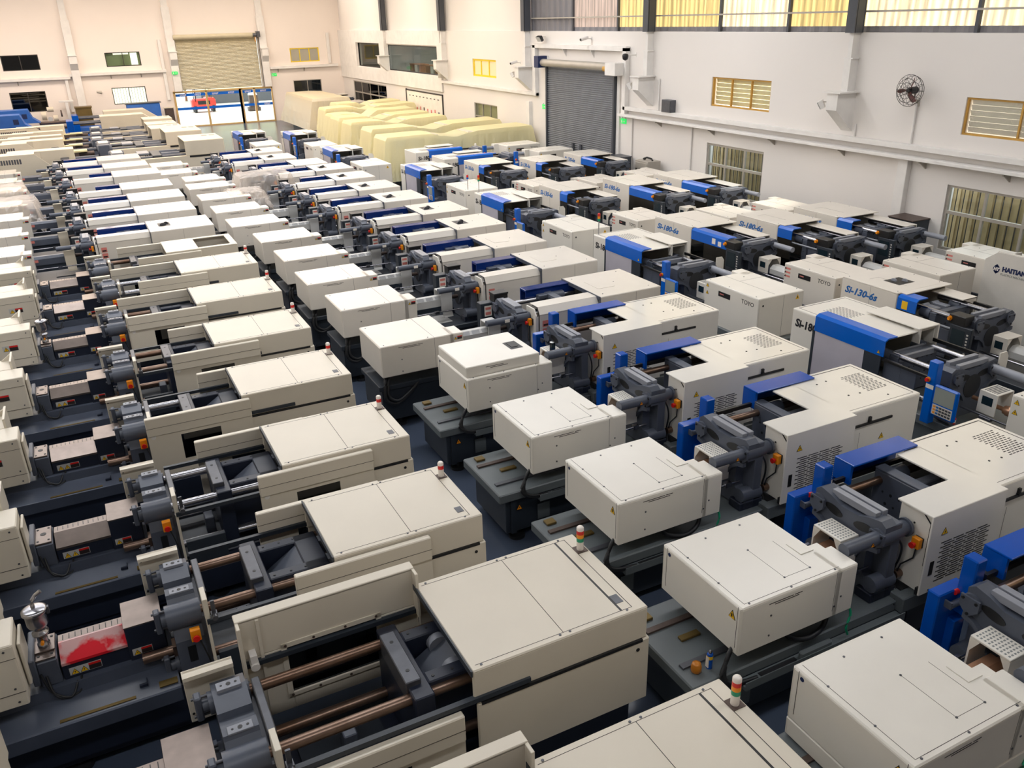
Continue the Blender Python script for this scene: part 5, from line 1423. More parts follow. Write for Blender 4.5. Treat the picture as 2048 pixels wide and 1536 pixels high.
    P.add('barrel', MB().cyl((3.95, 0, 1.15), (4.5, 0, 1.15), .07, 14).cyl((4.0, 0, 1.15), (4.1, 0, 1.15), .085, 14).cyl((4.2, 0, 1.15), (4.35, 0, 1.15), .085, 14).cyl((3.4, 0, 1.15), (3.95, 0, 1.15), .035, 10), 'copper')
    g = P.add('nozzle_guard', MB().box(3.62, 3.92, -.2, .2, 1.4, 1.42, 0, .006).box(3.62, 3.92, -.2, -.18, 1.05, 1.4, 0).box(3.62, 3.92, .18, .2, 1.05, 1.4, 0), 'white')
    P.add('guard_window', MB().box(3.68, 3.86, -.203, -.2, 1.2, 1.34), 'screen_dark', g)
    mb = MB()
    for k in range(6): mb.box(3.66 + .04 * k, 3.68 + .04 * k, -.16, .16, 1.42, 1.4215)
    P.add('guard_slots', mb, 'dark_steel', g, kind='stuff')
    P.add('carriage_rod', MB().cyl((3.4, -.28, 1.05), (4.4, -.28, 1.05), .018, 8).box(3.75, 3.95, -.32, -.24, 1.0, 1.05, 0, .01), 'dark_steel')
    inj_box(P, 4.37, 6.03, .6, .56, 1.72, 'white', 'v')
    return P


PV = proto_v()
C_ROW = [(11.13, 12.2), (18.1, 12.15), (25.0, 11.95), (31.9, 11.95), (38.9, 10.65), (45.9, 10.5), (47.7, 8.3)]
CL = ['cut by the right edge of the frame', 'second of its row from the camera', 'third of its row', 'fourth of its row', 'fifth of its row', 'sixth of its row', 'farthest, near the glass doors']
for i, (y, x) in enumerate(C_ROW):
    PV.stamp('injection_machine', (x, y - 3.2, 0), R(-90), 'white machine with black lettering and blue post, %s' % CL[i], 'machine', 'white machines with blue control posts')
for i, (x, y) in enumerate(((13.15, 32.6), (12.85, 35.0))):
    PV.stamp('injection_machine', (x + 3.2, y, 0), 0, ['white machine with long blue guard standing crosswise, in front of its twin', 'white machine with long blue guard standing crosswise, beside the yellow sheet'][i], 'machine', 'white machines standing crosswise', ('raised_plate',) if i > 5 else ())
# round logo and signal poles on the fourth machine of that row
lg = MB().cyl((0, -.004, 0), (0, 0, 0), .12, 20, 0).merge(text_mesh('ZI', .13, 0, .004, .001, 'CENTER'), Matrix.Translation((0, -.006, -.045)) @ FACE_NY, 1)


def signal_pole(loc, lb, cols):
    e = empty('signal_lamp', loc, 0, label=lb, cat='signal lamp', group='signal lamps on poles')
    obj('pole', MB().cyl((0, 0, 0), (0, 0, .35), .012, 8), 'chrome', e)
    for k, c in enumerate(cols):
        obj('lamp_segment', MB().cyl((0, 0, .35 + .06 * k), (0, 0, .41 + .06 * k), .035, 12), c, e)
    obj('lamp_cap', MB().cyl((0, 0, .35 + .06 * len(cols)), (0, 0, .37 + .06 * len(cols)), .036, 12, 0, .02), 'red', e)


signal_pole((11.4, 24.9, 1.822), 'tall signal lamp with red cap on the machine of the third row', ['green', 'orange', 'red'])
signal_pole((11.5, 26.0, 1.722), 'signal lamp with red cap on a blue base behind the black lettered machine', ['blue', 'red'])
signal_pole((11.56, 18.0, 1.822), 'signal lamp on a thin pole at the corner of the machine with black lettering', ['green', 'orange', 'red'])


def proto_6s(txt):
    """blue Si-...-6s lettering, dark control box"""
    P = Proto(3.2)
    hw = .7
    P.add('base_frame', MB().box(.05, 6.4, -.55, .55, .1, .78, 0, .012), 'grey_base')
    P.add('bed_slab', MB().box(1.6, 6.4, -.6, .6, .7, .84, 0, .012), 'dark_base')
    feet(P, (.4, 3.0, 6.0), .45)
    c = P.add('clamp_cover', MB().shell(0, 1.6, -hw, hw, .45, 1.85, .03, ('+x', '-z'), 0, .022), 'ivory')
    P.add('panel_seam', MB().box(.5, 1.3, -.15, -.146, 1.85, 1.8515).box(.5, .504, -.4, -.15, 1.85, 1.8515).box(.85, .854, -hw - .0015, -hw, .5, 1.82), 'seam', c)
    P.add('cover_screws', screws(MB(), [(.1, -.6, 1.85, 'z'), (.1, .6, 1.85, 'z'), (1.5, -.6, 1.85, 'z'), (1.5, .6, 1.85, 'z'), (.8, .6, 1.85, 'z')]), 'dark_steel', c, kind='stuff')
    P.add('lettering', MB().merge(text_mesh(txt, .2, .3, .007, .002), Matrix.Translation((.12, -hw - .001, 1.55)) @ FACE_NY @ Matrix.Diagonal((1.25, 1, 1, 1))), 'ink_blue', c)
    P.add('roof_lip', MB().box(1.58, 1.75, -hw + .1, hw, 1.83, 1.85, 0, .004), 'ivory', c)
    P.add('hatch_opening', MB().box(.75, 1.2, -.25, .2, 1.85, 1.8525).cyl((.9, -.12, 1.83), (.9, -.08, 1.83), .08, 12, 1).cyl((1.05, .04, 1.83), (1.05, .08, 1.83), .08, 12, 1), ['black', 'slate_light'], c, tag='hatch_open')
    s = P.add('blue_slide', MB().prism([(-hw - .01, 1.55), (-hw - .01, 1.78), (-hw + .05, 1.83), (-.4, 1.83), (-.4, 1.81), (-hw + .06, 1.81), (-hw + .01, 1.77), (-hw + .01, 1.55)], 'x', 1.62, 3.0), 'blue', tag='long_slide', label='bright blue sliding guard')
    P.add('guard_notice', MB().box(2.45, 2.58, -hw - .014, -hw - .01, 1.6, 1.74).box(2.68, 2.8, -hw - .014, -hw - .01, 1.58, 1.7), 'paper', s, tag='notice')
    P.add('blue_slide', MB().prism([(-hw - .01, 1.55), (-hw - .01, 1.78), (-hw + .05, 1.83), (-.4, 1.83), (-.4, 1.81), (-hw + .06, 1.81), (-hw + .01, 1.77), (-hw + .01, 1.55)], 'x', 1.62, 2.12), 'blue', tag='short_slide', label='short bright blue sliding guard')
    P.add('guard_notice', MB().box(1.75, 1.9, -hw - .014, -hw - .01, 1.58, 1.74), 'yellow', tag='short_notice')
    P.add('smoke_door', MB().box(1.62, 3.0, -hw + .0, -hw + .012, .7, 1.55), 'guard_smoke', tag='long_slide')
    P.add('smoke_door', MB().box(1.62, 2.12, -hw + .0, -hw + .012, .7, 1.55), 'guard_smoke', tag='short_slide')
    P.add('door_rail', MB().cyl((1.7, -hw + .05, 1.48), (3.1, -hw + .05, 1.48), .022, 8), 'slate_light')
    P.add('rear_cover', MB().box(1.6, 2.42, hw - .42, hw, 1.72, 1.745, 0, .006).box(1.6, 2.42, hw - .025, hw, .8, 1.74, 0, .006).prism([(hw - .42, 1.74), (hw, 1.74), (hw, 1.3), (hw - .06, 1.3), (hw - .06, 1.6)], 'x', 2.38, 2.42), 'ivory', tag='rear_short')
    P.add('rear_cover', MB().box(1.6, 3.0, hw - .42, hw, 1.72, 1.745, 0, .006).box(1.6, 3.0, hw - .025, hw, .8, 1.74, 0, .006), 'ivory', tag='rear_long')
    P.add('rear_rail', MB().box(2.3, 3.3, hw - .1, hw - .05, 1.6, 1.66), 'black')
    moving(P, 2.3, 2.46, .5, .9, 1.58, 1, .42, (1.55,), 'slate')
    toggles(P, 1.8, 2.2, 1.58)
    for y in (-.42, .42):
        for z in (1.62, 1.0): P.add('tie_bar', MB().cyl((1.7, y, z), (3.2, y, z), .048, 14), 'chrome')
    P.add('machine_floor', MB().box(1.6, 3.1, -.55, .55, .84, .86), 'black')
    P.add('inner_panel', MB().box(1.75, 2.0, -.58, -.56, .86, 1.45), 'slate')
    P.add('inner_panel', MB().box(2.6, 2.9, -.58, -.56, .86, 1.4), 'slate')
    platen(P, 3.08, 3.42, .56, .84, 1.76, 1, 'slate', .43, (1.62, 1.0))
    P.add('tie_bar_extension', MB().cyl((3.44, .43, 1.63), (4.08, .43, 1.63), .065, 16), 'slate_light', tag='tie_ext')
    hd = P.add('control_head', MB().box(2.98, 3.36, -hw - .06, -hw + .2, 1.62, 1.8, 0, .01), 'black')
    P.add('stop_button', MB().cyl((3.02, -hw - .06, 1.72), (3.02, -hw - .08, 1.72), .045, 12).cyl((3.02, -hw - .08, 1.72), (3.02, -hw - .12, 1.72), .032, 12), 'orange', hd)
    pn = P.add('control_panel', MB().box(3.04, 3.55, -hw - .06, -hw + .02, 1.0, 1.62, 0, .012), 'dark_base', label='dark control panel')
    P.add('screen', MB().box(3.1, 3.4, -hw - .064, -hw - .06, 1.18, 1.55), 'screen_dark', pn)
    mb = MB()
    for k in range(7): mb.box(3.45, 3.49, -hw - .064, -hw - .06, 1.12 + k * .06, 1.15 + k * .06)
    P.add('key_column', mb, 'keys', pn, kind='stuff')
    es = P.add('emergency_stop', MB().box(3.0, 3.06, hw - .02, hw + .06, 1.3, 1.45, 0, .005), 'black')
    P.add('stop_button', MB().cyl((3.06, hw + .02, 1.38), (3.1, hw + .02, 1.38), .035, 10), 'orange', es)
    P.add('rear_plate', MB().prism([(hw - .12, .85), (hw - .02, .85), (hw - .02, 1.5), (hw - .12, 1.58)], 'x', 3.0, 3.03), 'ivory')
    g = P.add('nozzle_guard', MB().box(3.62, 3.95, -.2, .2, 1.43, 1.45, 0, .006).box(3.62, 3.95, -.2, -.18, 1.1, 1.43).box(3.62, 3.95, .18, .2, 1.1, 1.43).prism([(-.18, 1.43), (-.18, 1.3), (-.08, 1.43)], 'x', 3.93, 3.95).prism([(.18, 1.43), (.18, 1.3), (.08, 1.43)], 'x', 3.93, 3.95), 'ivory')
    P.add('guard_window', MB().box(3.68, 3.86, -.203, -.2, 1.22, 1.36), 'screen_dark', g)
    P.add('barrel_cover', MB().prism([(-.13, 1.1), (-.13, 1.22), (-.04, 1.3), (.1, 1.3), (.13, 1.22), (.13, 1.1)], 'x', 3.95, 4.9), 'label')
    P.add('carriage_rod', MB().cyl((3.45, -.28, 1.1), (4.9, -.28, 1.1), .018, 8), 'chrome')
    inj_box(P, 4.87, 6.4, .58, .6, 1.65, 'ivory', '6s')
    return P


P180 = proto_6s('Si-180-6s')
P130 = proto_6s('Si-130-6s')
RS = [  # proto, x centre, far y, short slide, hatch, tie ext, text
    (P130, 14.5, 12.07, 1, 1, 0, 'with short guard and an open top hatch'),
    (P180, 14.65, 18.87, 0, 0, 1, 'with two white notices on its blue guard'),
    (P130, 14.3, 24.9, 1, 0, 0, 'behind the tall signal lamp, short blue guard'),
    (P130, 14.35, 31.15, 1, 0, 0, 'in front of the crosswise pair, short blue guard'),
    (P180, 16.67, 17.87, 1, 0, 1, 'with a short guard, middle of the three in line'),
    (P180, 16.65, 24.65, 0, 0, 1, 'left of the one beside the barred window'),
    (P130, 16.45, 30.45, 1, 0, 0, 'in front of the grey shutter, short blue guard'),
    (P180, 18.6, 17.7, 1, 0, 1, 'at the wall by the dark steel box'),
    (P180, 18.62, 24.45, 0, 0, 1, 'at the wall beside the barred window'),
    (P130, 18.6, 30.65, 0, 0, 0, 'at the wall beside the fire extinguisher')]
for (pt, x, y, sh_, op, te, tx) in RS:
    sk = {'long_slide', 'notice'} if sh_ else {'short_slide', 'short_notice'}
    if not op: sk |= {'hatch_open', 'short_notice'}
    sk.add('rear_long' if op else 'rear_short')
    if not te: sk.add('tie_ext')
    if 'notices' not in tx: sk.add('notice')
    k_ = .87 if pt is P130 else 1
    pt.stamp('injection_machine', (x, y - 3.2 * k_, 0), R(-90), 'ivory machine, blue %s lettering, %s' % ('180' if pt is P180 else '130', tx), 'machine', 'ivory machines with blue lettering', sk, sc=(k_, 1, 1))

# pale machine with maker's sign at the right edge
P = Proto(0)
w_ = P.add('side_wall', MB().prism([(0, .3), (0, 1.92), (.26, 2.12), (2.6, 2.12), (2.6, .3)], 'y', -.02, .02), 'keys')
P.add('end_wall', MB().box(0, .03, 0, 1.2, .3, 1.9, 0, .005).box(.24, 2.6, 0, .06, 2.1, 2.14, 0, .01), 'keys')
P.add('inner_box', MB().box(.1, 2.4, .1, 1.2, .3, 1.8, 0, .02).box(.5, 1.0, .3, .9, 1.8, 2.0, 0, .05), 'alu')
P.add('pipe', MB().cyl((.7, .3, 2.05), (1.6, .3, 2.05), .06, 12), 'white')
P.add('lettering', MB().merge(text_mesh('HAITIAN', .135, 0, .008, .002), Matrix.Translation((.42, -.022, 1.74)) @ FACE_NY), 'ink_navy', w_)
P.add('lettering', MB().merge(text_mesh('PLASTICS MACHINERY', .065, 0, 0, .002), Matrix.Translation((.4, -.022, 1.65)) @ FACE_NY), 'ink_grey', w_)
P.add('emblem', MB().cyl((.29, -.024, 1.76), (.29, -.02, 1.76), .075, 24, 0).prism([(.23, 1.815), (.35, 1.815), (.29, 1.865)], 'y', -.024, -.02, 0).prism([(.23, 1.705), (.35, 1.705), (.29, 1.655)], 'y', -.024, -.02, 0).merge(text_mesh('HT', .09, .15, .006, .001, 'CENTER'), Matrix.Translation((.29, -.027, 1.73)) @ FACE_NY, 1), ['ink_navy', 'paper'], w_)
P.add('base_frame', MB().box(.1, 2.5, .0, 1.2, .08, .3), 'navy')
sl = P.add('signal_lamp', MB().cyl((.8, .3, 2.0), (.8, .3, 2.5), .03, 10), 'black')
P.add('lamp_cap', MB().box(.73, .87, .23, .37, 2.5, 2.72, 0, .02), 'lamp_white', sl)
P.stamp('injection_machine', (17.2, 11.26, 0), R(-90), 'tall pale machine with dark blue emblem and lettering at the right edge', 'machine')


# ------------------------------------------------ big old cream machines at the far left
def proto_big():
    P = Proto(2.0)
    hw = 1.2
    P.add('base_frame', MB().box(-4.6, 6.3, -1.0, 1.0, .05, .8, 0, .02), 'navy')
    c = P.add('injection_cover', MB().prism([(-5.5, .7), (-5.5, 2.12), (-1.5, 2.12), (-.55, 1.2), (-.55, .7)], 'y', -hw, -hw + .05).prism([(-5.5, 2.08), (-1.5, 2.08), (-1.5, 2.12), (-5.5, 2.12)], 'y', -hw, -.3).box(-1.3, .05, .25, .3, .8, 2.05, 0, .01).box(-2.6, .05, .3, 1.1, 1.98, 2.05, 0, .01), 'cream_old')
    mb = MB()
    for k in range(14): mb.box(-3.4 + k * .1, -3.33 + k * .1, -hw - .003, -hw, 1.75, 1.95)
    P.add('side_vent', mb, 'dark_steel', c, kind='stuff')
    P.add('barrel', MB().cyl((-.6, 0, 1.3), (1.3, 0, 1.3), .12, 14).box(-.2, .6, -.3, .3, 1.2, 1.42, 0, .01), 'brown_plate')
    P.add('barrel_guard', MB().box(.3, 1.0, -.32, .32, 1.42, 1.5, 0, .01).box(-.1, .3, -.25, .25, 1.42, 1.46), 'louvre')
    P.add('throat_block', MB().box(-.55, -.2, -.45, .45, .8, 1.7, 0, .02), 'navy')
    P.add('carriage_cylinder', MB().cyl((.2, -.7, 1.2), (1.6, -.7, 1.2), .09, 12).cyl((.2, .7, 1.4), (1.6, .7, 1.4), .09, 12), 'slate')
    f = P.add('fixed_platen', MB().box(1.5, 2.0, -1.0, 1.0, .6, 1.75, 0, .03).cyl((1.45, -.75, 1.5), (2.1, -.75, 1.5), .24, 18).cyl((1.45, .75, 1.5), (2.1, .75, 1.5), .24, 18), 'slate')
    P.add('platen_lid', MB().box(1.55, 2.0, -.5, .5, 1.75, 1.8, 0, .01), 'label', f)
    for y in (-.75, .75): P.add('tie_bar', MB().cyl((2.0, y, 1.5), (4.8, y, 1.5), .08, 14), 'dark_steel')
    P.add('moving_platen', MB().box(3.2, 3.6, -.95, .95, .6, 1.6, 0, .02), 'dark_base')
    P.add('robot_frame', MB().box(2.6, 3.1, -.5, .5, 1.6, 1.68, 0, .01).box(3.6, 4.4, -.6, -.5, 1.55, 1.65).box(3.6, 4.4, .3, .4, 1.55, 1.65), 'slate_light')
    d = P.add('front_panel', MB().box(2.1, 6.3, -hw, -hw + .05, .5, 1.5, 0, .01).box(2.1, 4.7, -hw, -hw + .25, 1.45, 1.5, 0, .008), 'cream_old')
    mb = MB()
    for q in range(2):
        for k in range(8): mb.box(2.6 + q * .9 + k * .09, 2.66 + q * .9 + k * .09, -hw - .003, -hw, .95, 1.15)
    P.add('side_vent', mb, 'dark_steel', d, kind='stuff')
    P.add('door_slot', MB().box(4.75, 5.7, -hw - .02, -hw, 1.42, 1.5), 'black', d)
    k = P.add('clamp_cover', MB().shell(4.6, 6.35, -hw + .02, hw, 1.5, 2.15, .04, ('-x', '-z'), 0, .02), 'cream_old')
    mb = MB()
    for q in range(2):
        for t in range(4): mb.box(5.6 + q * .35, 5.85 + q * .35, .3 + t * .1, .36 + t * .1, 2.15, 2.153)
    P.add('top_vent', mb, 'ink_grey', k, kind='stuff')
    return P


PBG = proto_big()
for i, (y, dx, s, lb) in enumerate(((43.3, .0, None, 'large old cream machine with vented side panel, just past the wrapped cover'), (47.6, -.35, None, 'large old cream machine second past the wrapped cover, pale robot frame on top'), (51.6, -.5, (.95, .8, .9), 'large old cream machine third past the wrapped cover in the left row'), (55.0, -.4, (.95, .7, .85), 'old cream machine fourth past the wrapped cover, brass coloured valves beside it'), (58.2, -.3, (.95, .7, .85), 'old cream machine fifth past the wrapped cover, level with the glass doors'))):
    PBG.stamp('injection_machine', (2.0 + dx, y, 0), 0, lb, 'machine', 'large old machines at the far left', sc=s)
# blue machines in front of the far wall
P = Proto(0)
P.add('base_frame', MB().box(-3, 6, -.6, .6, .1, .8, 0, .02), 'blue_old')
P.add('side_panel', MB().box(-5.5, -2.2, -.7, .7, .3, 1.45, 0, .05), 'blue_old')
c = P.add('injection_cover', MB().prism([(-3.6, 1.3), (-3.6, 2.15), (-1.9, 2.15), (-1.7, 1.6), (-1.3, 1.3)], 'y', -.65, .65), 'blue_old')
P.add('sign', MB().box(-2.3, -2.0, -.66, -.65, 1.6, 1.9), 'ink_navy', c)
P.add('barrel', MB().cyl((-1.4, 0, 1.2), (.8, 0, 1.2), .1, 12), 'brown_plate')
P.add('fixed_platen', MB().box(.6, 1.0, -.7, .7, .5, 1.6, 0, .02), 'blue_dark')
for y in (-.45, .45): P.add('tie_bar', MB().cyl((1, y, 1.4), (3.5, y, 1.4), .06, 12), 'dark_steel')
P.add('clamp_cover', MB().prism([(2.6, .8), (2.6, 1.75), (5.2, 1.75), (6.1, 1.1), (6.1, .8)], 'y', -.7, .7), 'cream_old')
P.add('blue_cabinet', MB().box(4.2, 6.4, .75, 1.5, .1, 2.0, 0, .03), 'blue_old', tag='cab')
P.add('cabinet_top', MB().box(4.1, 6.5, .7, 1.55, 2.0, 2.06, 0, .01), 'dark_steel', tag='cab')
P.stamp('injection_machine', (-.2, 66.6, 0), 0, 'old blue machine with cream clamp cover against the far wall', 'machine', 'blue machines at the far wall')
P.stamp('injection_machine', (-.6, 62.9, 0), 0, 'old blue machine with cream clamp cover in front of the far one', 'machine', 'blue machines at the far wall', ('cab', 'side_panel'))

# clutter at the far wall
bf = empty('bench_grinder', (-.9, YW - .6, 0), label='cream grinding and pump units in front of the dark lower window', cat='grinder')
obj('stand', MB().box(-.5, .3, -.3, .3, 0, 1.1, 0, .03), 'cream_old', bf)
for (a, b, z, q) in ((-.5, -.2, 1.5, .28), (-.1, .3, 1.9, .16), (.2, .5, 1.3, .2)): obj('motor', MB().cyl((a, 0, z), (b, 0, z), q, 16), 'cream_old', bf)
obj('gauge', MB().cyl((0, -.3, 1.3), (0, -.35, 1.3), .15, 14), 'label', bf)
obj('crate', MB().box(.75, 1.75, YW - 1.9, YW - 1.0, 0, 2.0, 0, .03).box(.7, 1.8, YW - 1.95, YW - .95, 1.95, 2.02), 'brass', label='tall brass-coloured crate left of the far pillar', cat='crate')
ws = empty('work_stand', (.3, YW - .5, 0), label='white T-shaped stand beside the brass-coloured crate', cat='stand')
obj('post', MB().box(-.1, .1, -.1, .1, 0, 2.3, 0, .01), 'trim_white', ws)
obj('crossbar', MB().box(-.45, .45, -.12, .12, 2.3, 2.42, 0, .01), 'trim_white', ws)
obj('wheel', MB().cyl((-.5, -.2, 1.6), (-.4, -.2, 1.6), .22, 16), 'brown_plate', ws)
sb = empty('tool_rack', (6.85, YW - .8, 0), label='small brown tool rack left of the glass doors', cat='rack')
obj('shelf', MB().box(-.3, .3, -.2, .2, 0, 1.5, 0, .01), 'brown_plate', sb)
obj('rack_top', MB().box(-.35, .35, -.25, .25, 1.5, 1.56, 0, .01), 'cream_old', sb)
wl_ = empty('wall_lamp', (2.7, YW, 2.75), label='small grey arm lamp on the far wall below the cable tray', cat='lamp')
obj('arm', MB().tube([(0, 0, 0), (-.1, -.3, .05), (-.2, -.5, .1)], .03, 7), 'alu', wl_)
obj('lamp_shade', MB().cyl((-.35, -.55, .1), (-.05, -.5, .05), .07, 10, 0, .12), 'alu', wl_)


# ------------------------------------------------ machines under plastic sheets
def tarp(name, x0, x1, y0, y1, prof, mk, lb, zlow=.25, seed=1, flare=.22, group='machines under yellow sheets', axis='x'):
    """a sheet hung over a body: prof lists (fraction of length, height)"""
    rn = random.Random(seed)
    nx, ns = 72, 30
    e = empty(name, ((x0 + x1) / 2, (y0 + y1) / 2, 0), 0, label=lb, cat='covered machine', group=group)
    ph = [rn.uniform(0, 6.28) for _ in range(8)]
    def height(t):
        for (a, za), (b, zb) in zip(prof, prof[1:]):
            if a <= t <= b:
                k = (t - a) / max(b - a, 1e-6)
                k = k * k * (3 - 2 * k)
                return za + (zb - za) * k
        return prof[-1][1]
    L, Wd = (x1 - x0), (y1 - y0)
    def fold(u, v):
        return .5 * math.sin(u * 9 + ph[0] + 2 * math.sin(v * 2 + ph[1])) + .3 * math.sin(u * 21 + ph[2] + v * 3) + .2 * math.sin(u * 37 + ph[3])
    vs, fs = [], []
    for i in range(nx + 1):
        t = i / nx
        ends = .06
        # ends hang down
        if t < ends: tt, dz, ex = 0, (ends - t) / ends, -(ends - t) / ends
        elif t > 1 - ends: tt, dz, ex = 1, (t - 1 + ends) / ends, (t - 1 + ends) / ends
        else: tt, dz, ex = (t - ends) / (1 - 2 * ends), 0, 0
        x = x0 + L * tt
        zt = height(tt)
        for j in range(ns + 1):
            s = j / ns
            if s < .33: sd, q = -1, 1 - s / .33
            elif s > .67: sd, q = 1, (s - .67) / .33
            else: sd, q = 0, 0
            y = (y0 + (s - .33) / .34 * Wd) if sd == 0 else (y0 if sd < 0 else y1)
            drop = max(q, dz)
            z = zt + (zlow - zt) * drop + (.02 * math.sin(x * 3 + ph[4]) * math.sin(y * 4 + ph[5]) if drop == 0 else 0)
            fl = fold(x if q >= dz else y, z) * .09 * drop
            yy = y + sd * (flare * q * .6 + fl) * (1 if q else 0)
            xx = x + ex * (flare + abs(fl) * .5) + (ex * fl if dz else 0)
            vs.append((xx - (x0 + x1) / 2, yy - (y0 + y1) / 2, z))
    for i in range(nx):
        for j in range(ns):
            a = i * (ns + 1) + j
            fs.append((a, a + 1, a + ns + 2, a + ns + 1))
    mb = MB().add(vs, fs, 0, False)
    me = mb.mesh('plastic_sheet', mk)
    o = obj('plastic_sheet', me, None, e)
    # body underneath
    h = (x1 - x0) / 2 - .06
    wd = (y1 - y0) / 2 - .05
    zz = prof[0][1] - .05
    body = obj('clamp_cover', MB().box(-h, -h + .34 * 2 * h, -wd, wd, .55, zz, 0, .02), 'cream_old', e)
    mb = MB()
    for q in range(2):
        for r_ in range(3):
            for k in range(7): mb.box(-h + .4 + q * .75 + k * .08, -h + .45 + q * .75 + k * .08, -wd - .004, -wd, zz - .4 + r_ * .09, zz - .34 + r_ * .09)
    obj('side_vent', mb, 'dark_steel', body, kind='stuff')
    zm = min(p[1] for p in prof) - .06
    obj('middle_frame', MB().box(-h + .34 * 2 * h, .1 * h, -wd * .7, wd * .7, .5, zm, 0, .03), 'slate', e)
    obj('injection_cover', MB().box(.1 * h, h, -wd * .9, wd * .9, .8, prof[-1][1] - .06, 0, .02), 'cream_old', e)
    obj('base_frame', MB().box(-h, h, -wd * .8, wd * .8, 0, .55), 'dark_base', e)
    return e


TL = ['nearest yellow sheeted machine with vents showing through, beside the grey shutter', 'second yellow sheeted machine from the camera', 'third yellow sheeted machine from the camera', 'fourth yellow sheeted machine from the camera', 'fifth yellow sheeted machine, sagging in the middle', 'sixth yellow sheeted machine, below the notice board', 'seventh yellow sheeted machine, farthest along the office wall']
for i, (x0, x1, y0, h0) in enumerate(((12.5, 19.95, 37.05, 2.18), (12.95, 19.9, 40.4, 2.18), (13.2, 18.6, 44.5, 2.12), (13.35, 18.7, 47.3, 2.1), (13.8, 18.9, 50.0, 2.1), (14.1, 19.9, 52.6, 2.15), (15.6, 19.9, 55.3, 2.15))):
    tarp('covered_machine', x0, x1, y0, y0 + 1.6, [(0, h0), (.3, h0), (.36, h0 - .12), (.46, h0 - .22), (.55, h0 - .1), (.62, h0 - .02), (1, h0)] if i != 4 else [(0, h0 - .1), (.25, h0 - .1), (.4, h0 - .3), (.55, h0), (1, h0)], 'film_yellow', TL[i], seed=i + 1, flare=.3)
tarp('covered_machine', 15.0, 17.6, 59.0, 66.5, [(0, 2.25), (.5, 2.25), (1, 2.2)], 'film_silver', 'tall machine wrapped in crumpled silvery sheet right of the glass doors', seed=21, flare=.5, group=None)
# bare machine behind the wrapped one
P180.stamp('injection_machine', (19.0, 68.0 - 3.2, 0), R(-90), 'ivory machine standing uncovered in the far corner by the office', 'machine', 'ivory machines with blue lettering', {'long_slide', 'notice', 'short_notice', 'hatch_open', 'tie_ext', 'rear_short'})


def wrap(name, bx, lb, seed):
    """loose clear sheet over a box (x0,x1,y0,y1,z0,z1)"""
    x0, x1, y0, y1, z0, z1 = bx
    rn = random.Random(seed)
    n = 26
    vs, fs = [], []
    for i in range(n + 1):
        for j in range(n + 1):
            a, b = i / n, j / n
            def side(t):
                return (-(0.2 - t) / .2 if t < .2 else ((t - .8) / .2 if t > .8 else 0))
            sa, sb = side(a), side(b)
            x = x0 + (x1 - x0) * min(max((a - .2) / .6, 0), 1)
            y = y0 + (y1 - y0) * min(max((b - .2) / .6, 0), 1)
            d = max(abs(sa), abs(sb))
            w_ = rn.uniform(-1, 1)
            z = z1 - (z1 - z0) * d * (1 + .12 * math.sin(i * 1.7 + j)) + .02 * w_
            x += sa * .18 + .03 * rn.uniform(-1, 1) * (d > 0) + (.05 * math.sin(j * 2.1) if abs(sa) > 0 else 0)
            y += sb * .18 + .03 * rn.uniform(-1, 1) * (d > 0) + (.05 * math.sin(i * 1.9) if abs(sb) > 0 else 0)
            vs.append((x, y, z))
    for i in range(n):
        for j in range(n):
            a = i * (n + 1) + j
            fs.append((a, a + 1, a + n + 2, a + n + 1))
    obj(name, MB().add(vs, fs, 0, False), 'film_clear', label=lb, cat='plastic sheet', group='clear plastic sheets')


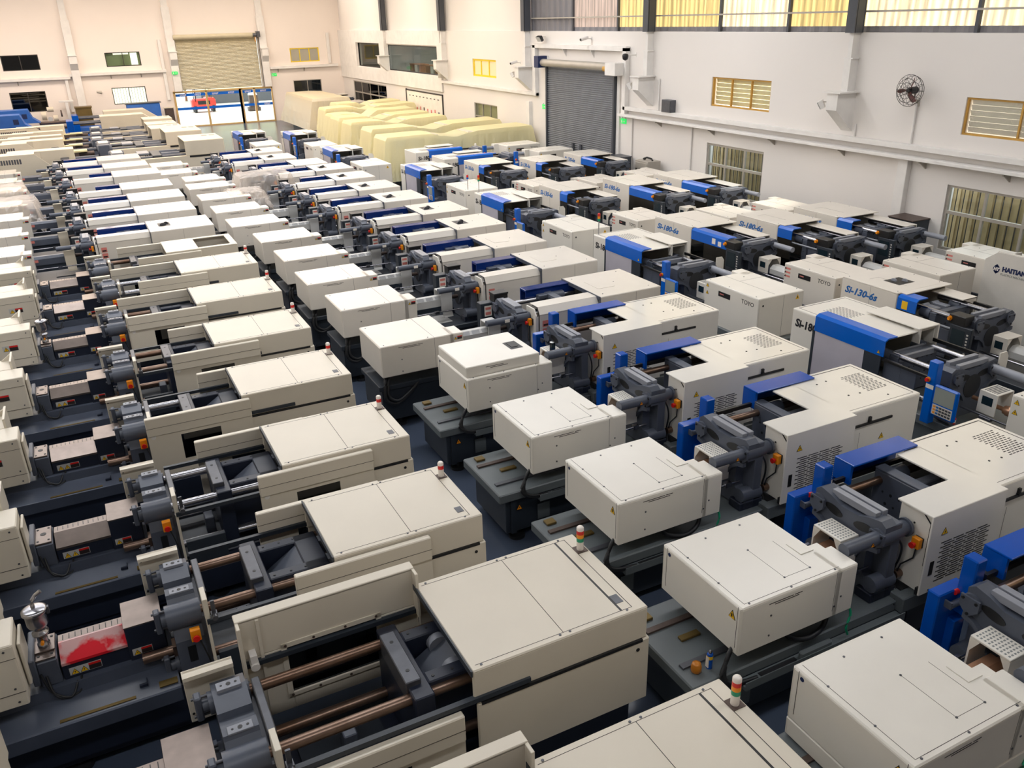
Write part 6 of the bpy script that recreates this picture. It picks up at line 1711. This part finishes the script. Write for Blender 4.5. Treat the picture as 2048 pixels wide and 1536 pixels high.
wrap('plastic_sheet', (-4.2, -1.5, 32.0, 33.8, .9, 1.76), 'crumpled clear plastic sheet over the cream cover at the left edge', 4)
wrap('plastic_sheet', (-4.4, -1.9, 35.3, 36.9, 1.0, 1.76), 'crumpled clear plastic sheet behind the first one at the left edge', 9)
wrap('plastic_sheet', (5.2, 7.0, 31.9, 33.3, 1.0, 1.92), 'crumpled clear plastic sheet over a machine of the second row', 6)
wrap('plastic_sheet', (4.5, 5.6, 30.0, 31.2, 1.1, 1.7), 'loose clear plastic sheet hanging off an injection cover in the second row', 12)

# ------------------------------------------------ small things
sc_ = empty('spray_can', (4.73, 5.15, .84), label='blue and yellow spray can standing on the grey machine bed', cat='spray can')
obj('can_body', MB().lathe([(.032, 0), (.033, .004), (.033, .17), (.028, .185), (.02, .19)], (0, 0, 0), 18), 'blue_dark', sc_)
obj('yellow_shield', MB().lathe([(.0335, .12), (.0335, .16)], (0, 0, 0), 18), 'yellow', sc_)
obj('print_band', MB().box(-.034, -.026, -.02, .02, .02, .15), 'paper', sc_)
obj('nozzle', MB().lathe([(.018, .19), (.018, .21), (.008, .222)], (0, 0, 0), 12), 'chrome', sc_)
aj = empty('amber_jar', (4.58, 5.17, .84), label='small amber plastic jar beside the spray can', cat='jar')
obj('jar_body', MB().lathe([(.045, 0), (.055, .01), (.055, .07), (.045, .09)], (0, 0, 0), 18), 'amber', aj)
obj('jar_lid', MB().lathe([(.046, .09), (.046, .1), (.02, .104)], (0, 0, 0), 16), 'amber', aj)
bo = empty('oil_bottle', (11.7, 7.66, .822), label='red and white bottle on the grey bed below the control panel', cat='bottle')
obj('bottle_body', MB().lathe([(.04, 0), (.045, .01), (.045, .1), (.02, .14)], (0, 0, 0), 14), 'red', bo)
obj('bottle_cap', MB().lathe([(.018, .14), (.018, .17), (.006, .18)], (0, 0, 0), 10), 'orange', bo)
obj('bottle_label', MB().lathe([(.046, .03), (.046, .08)], (0, 0, 0), 14), 'paper', bo)
gj = empty('glass_jar', (6.76, 11.95, 1.587), label='clear cylinder jar with blue contents on a nozzle guard', cat='jar')
obj('jar_body', MB().lathe([(.05, 0), (.05, .2)], (0, 0, 0), 16), 'glass_dark', gj)
obj('jar_contents', MB().lathe([(.04, .01), (.04, .07)], (0, 0, 0), 12), 'ink_blue', gj)
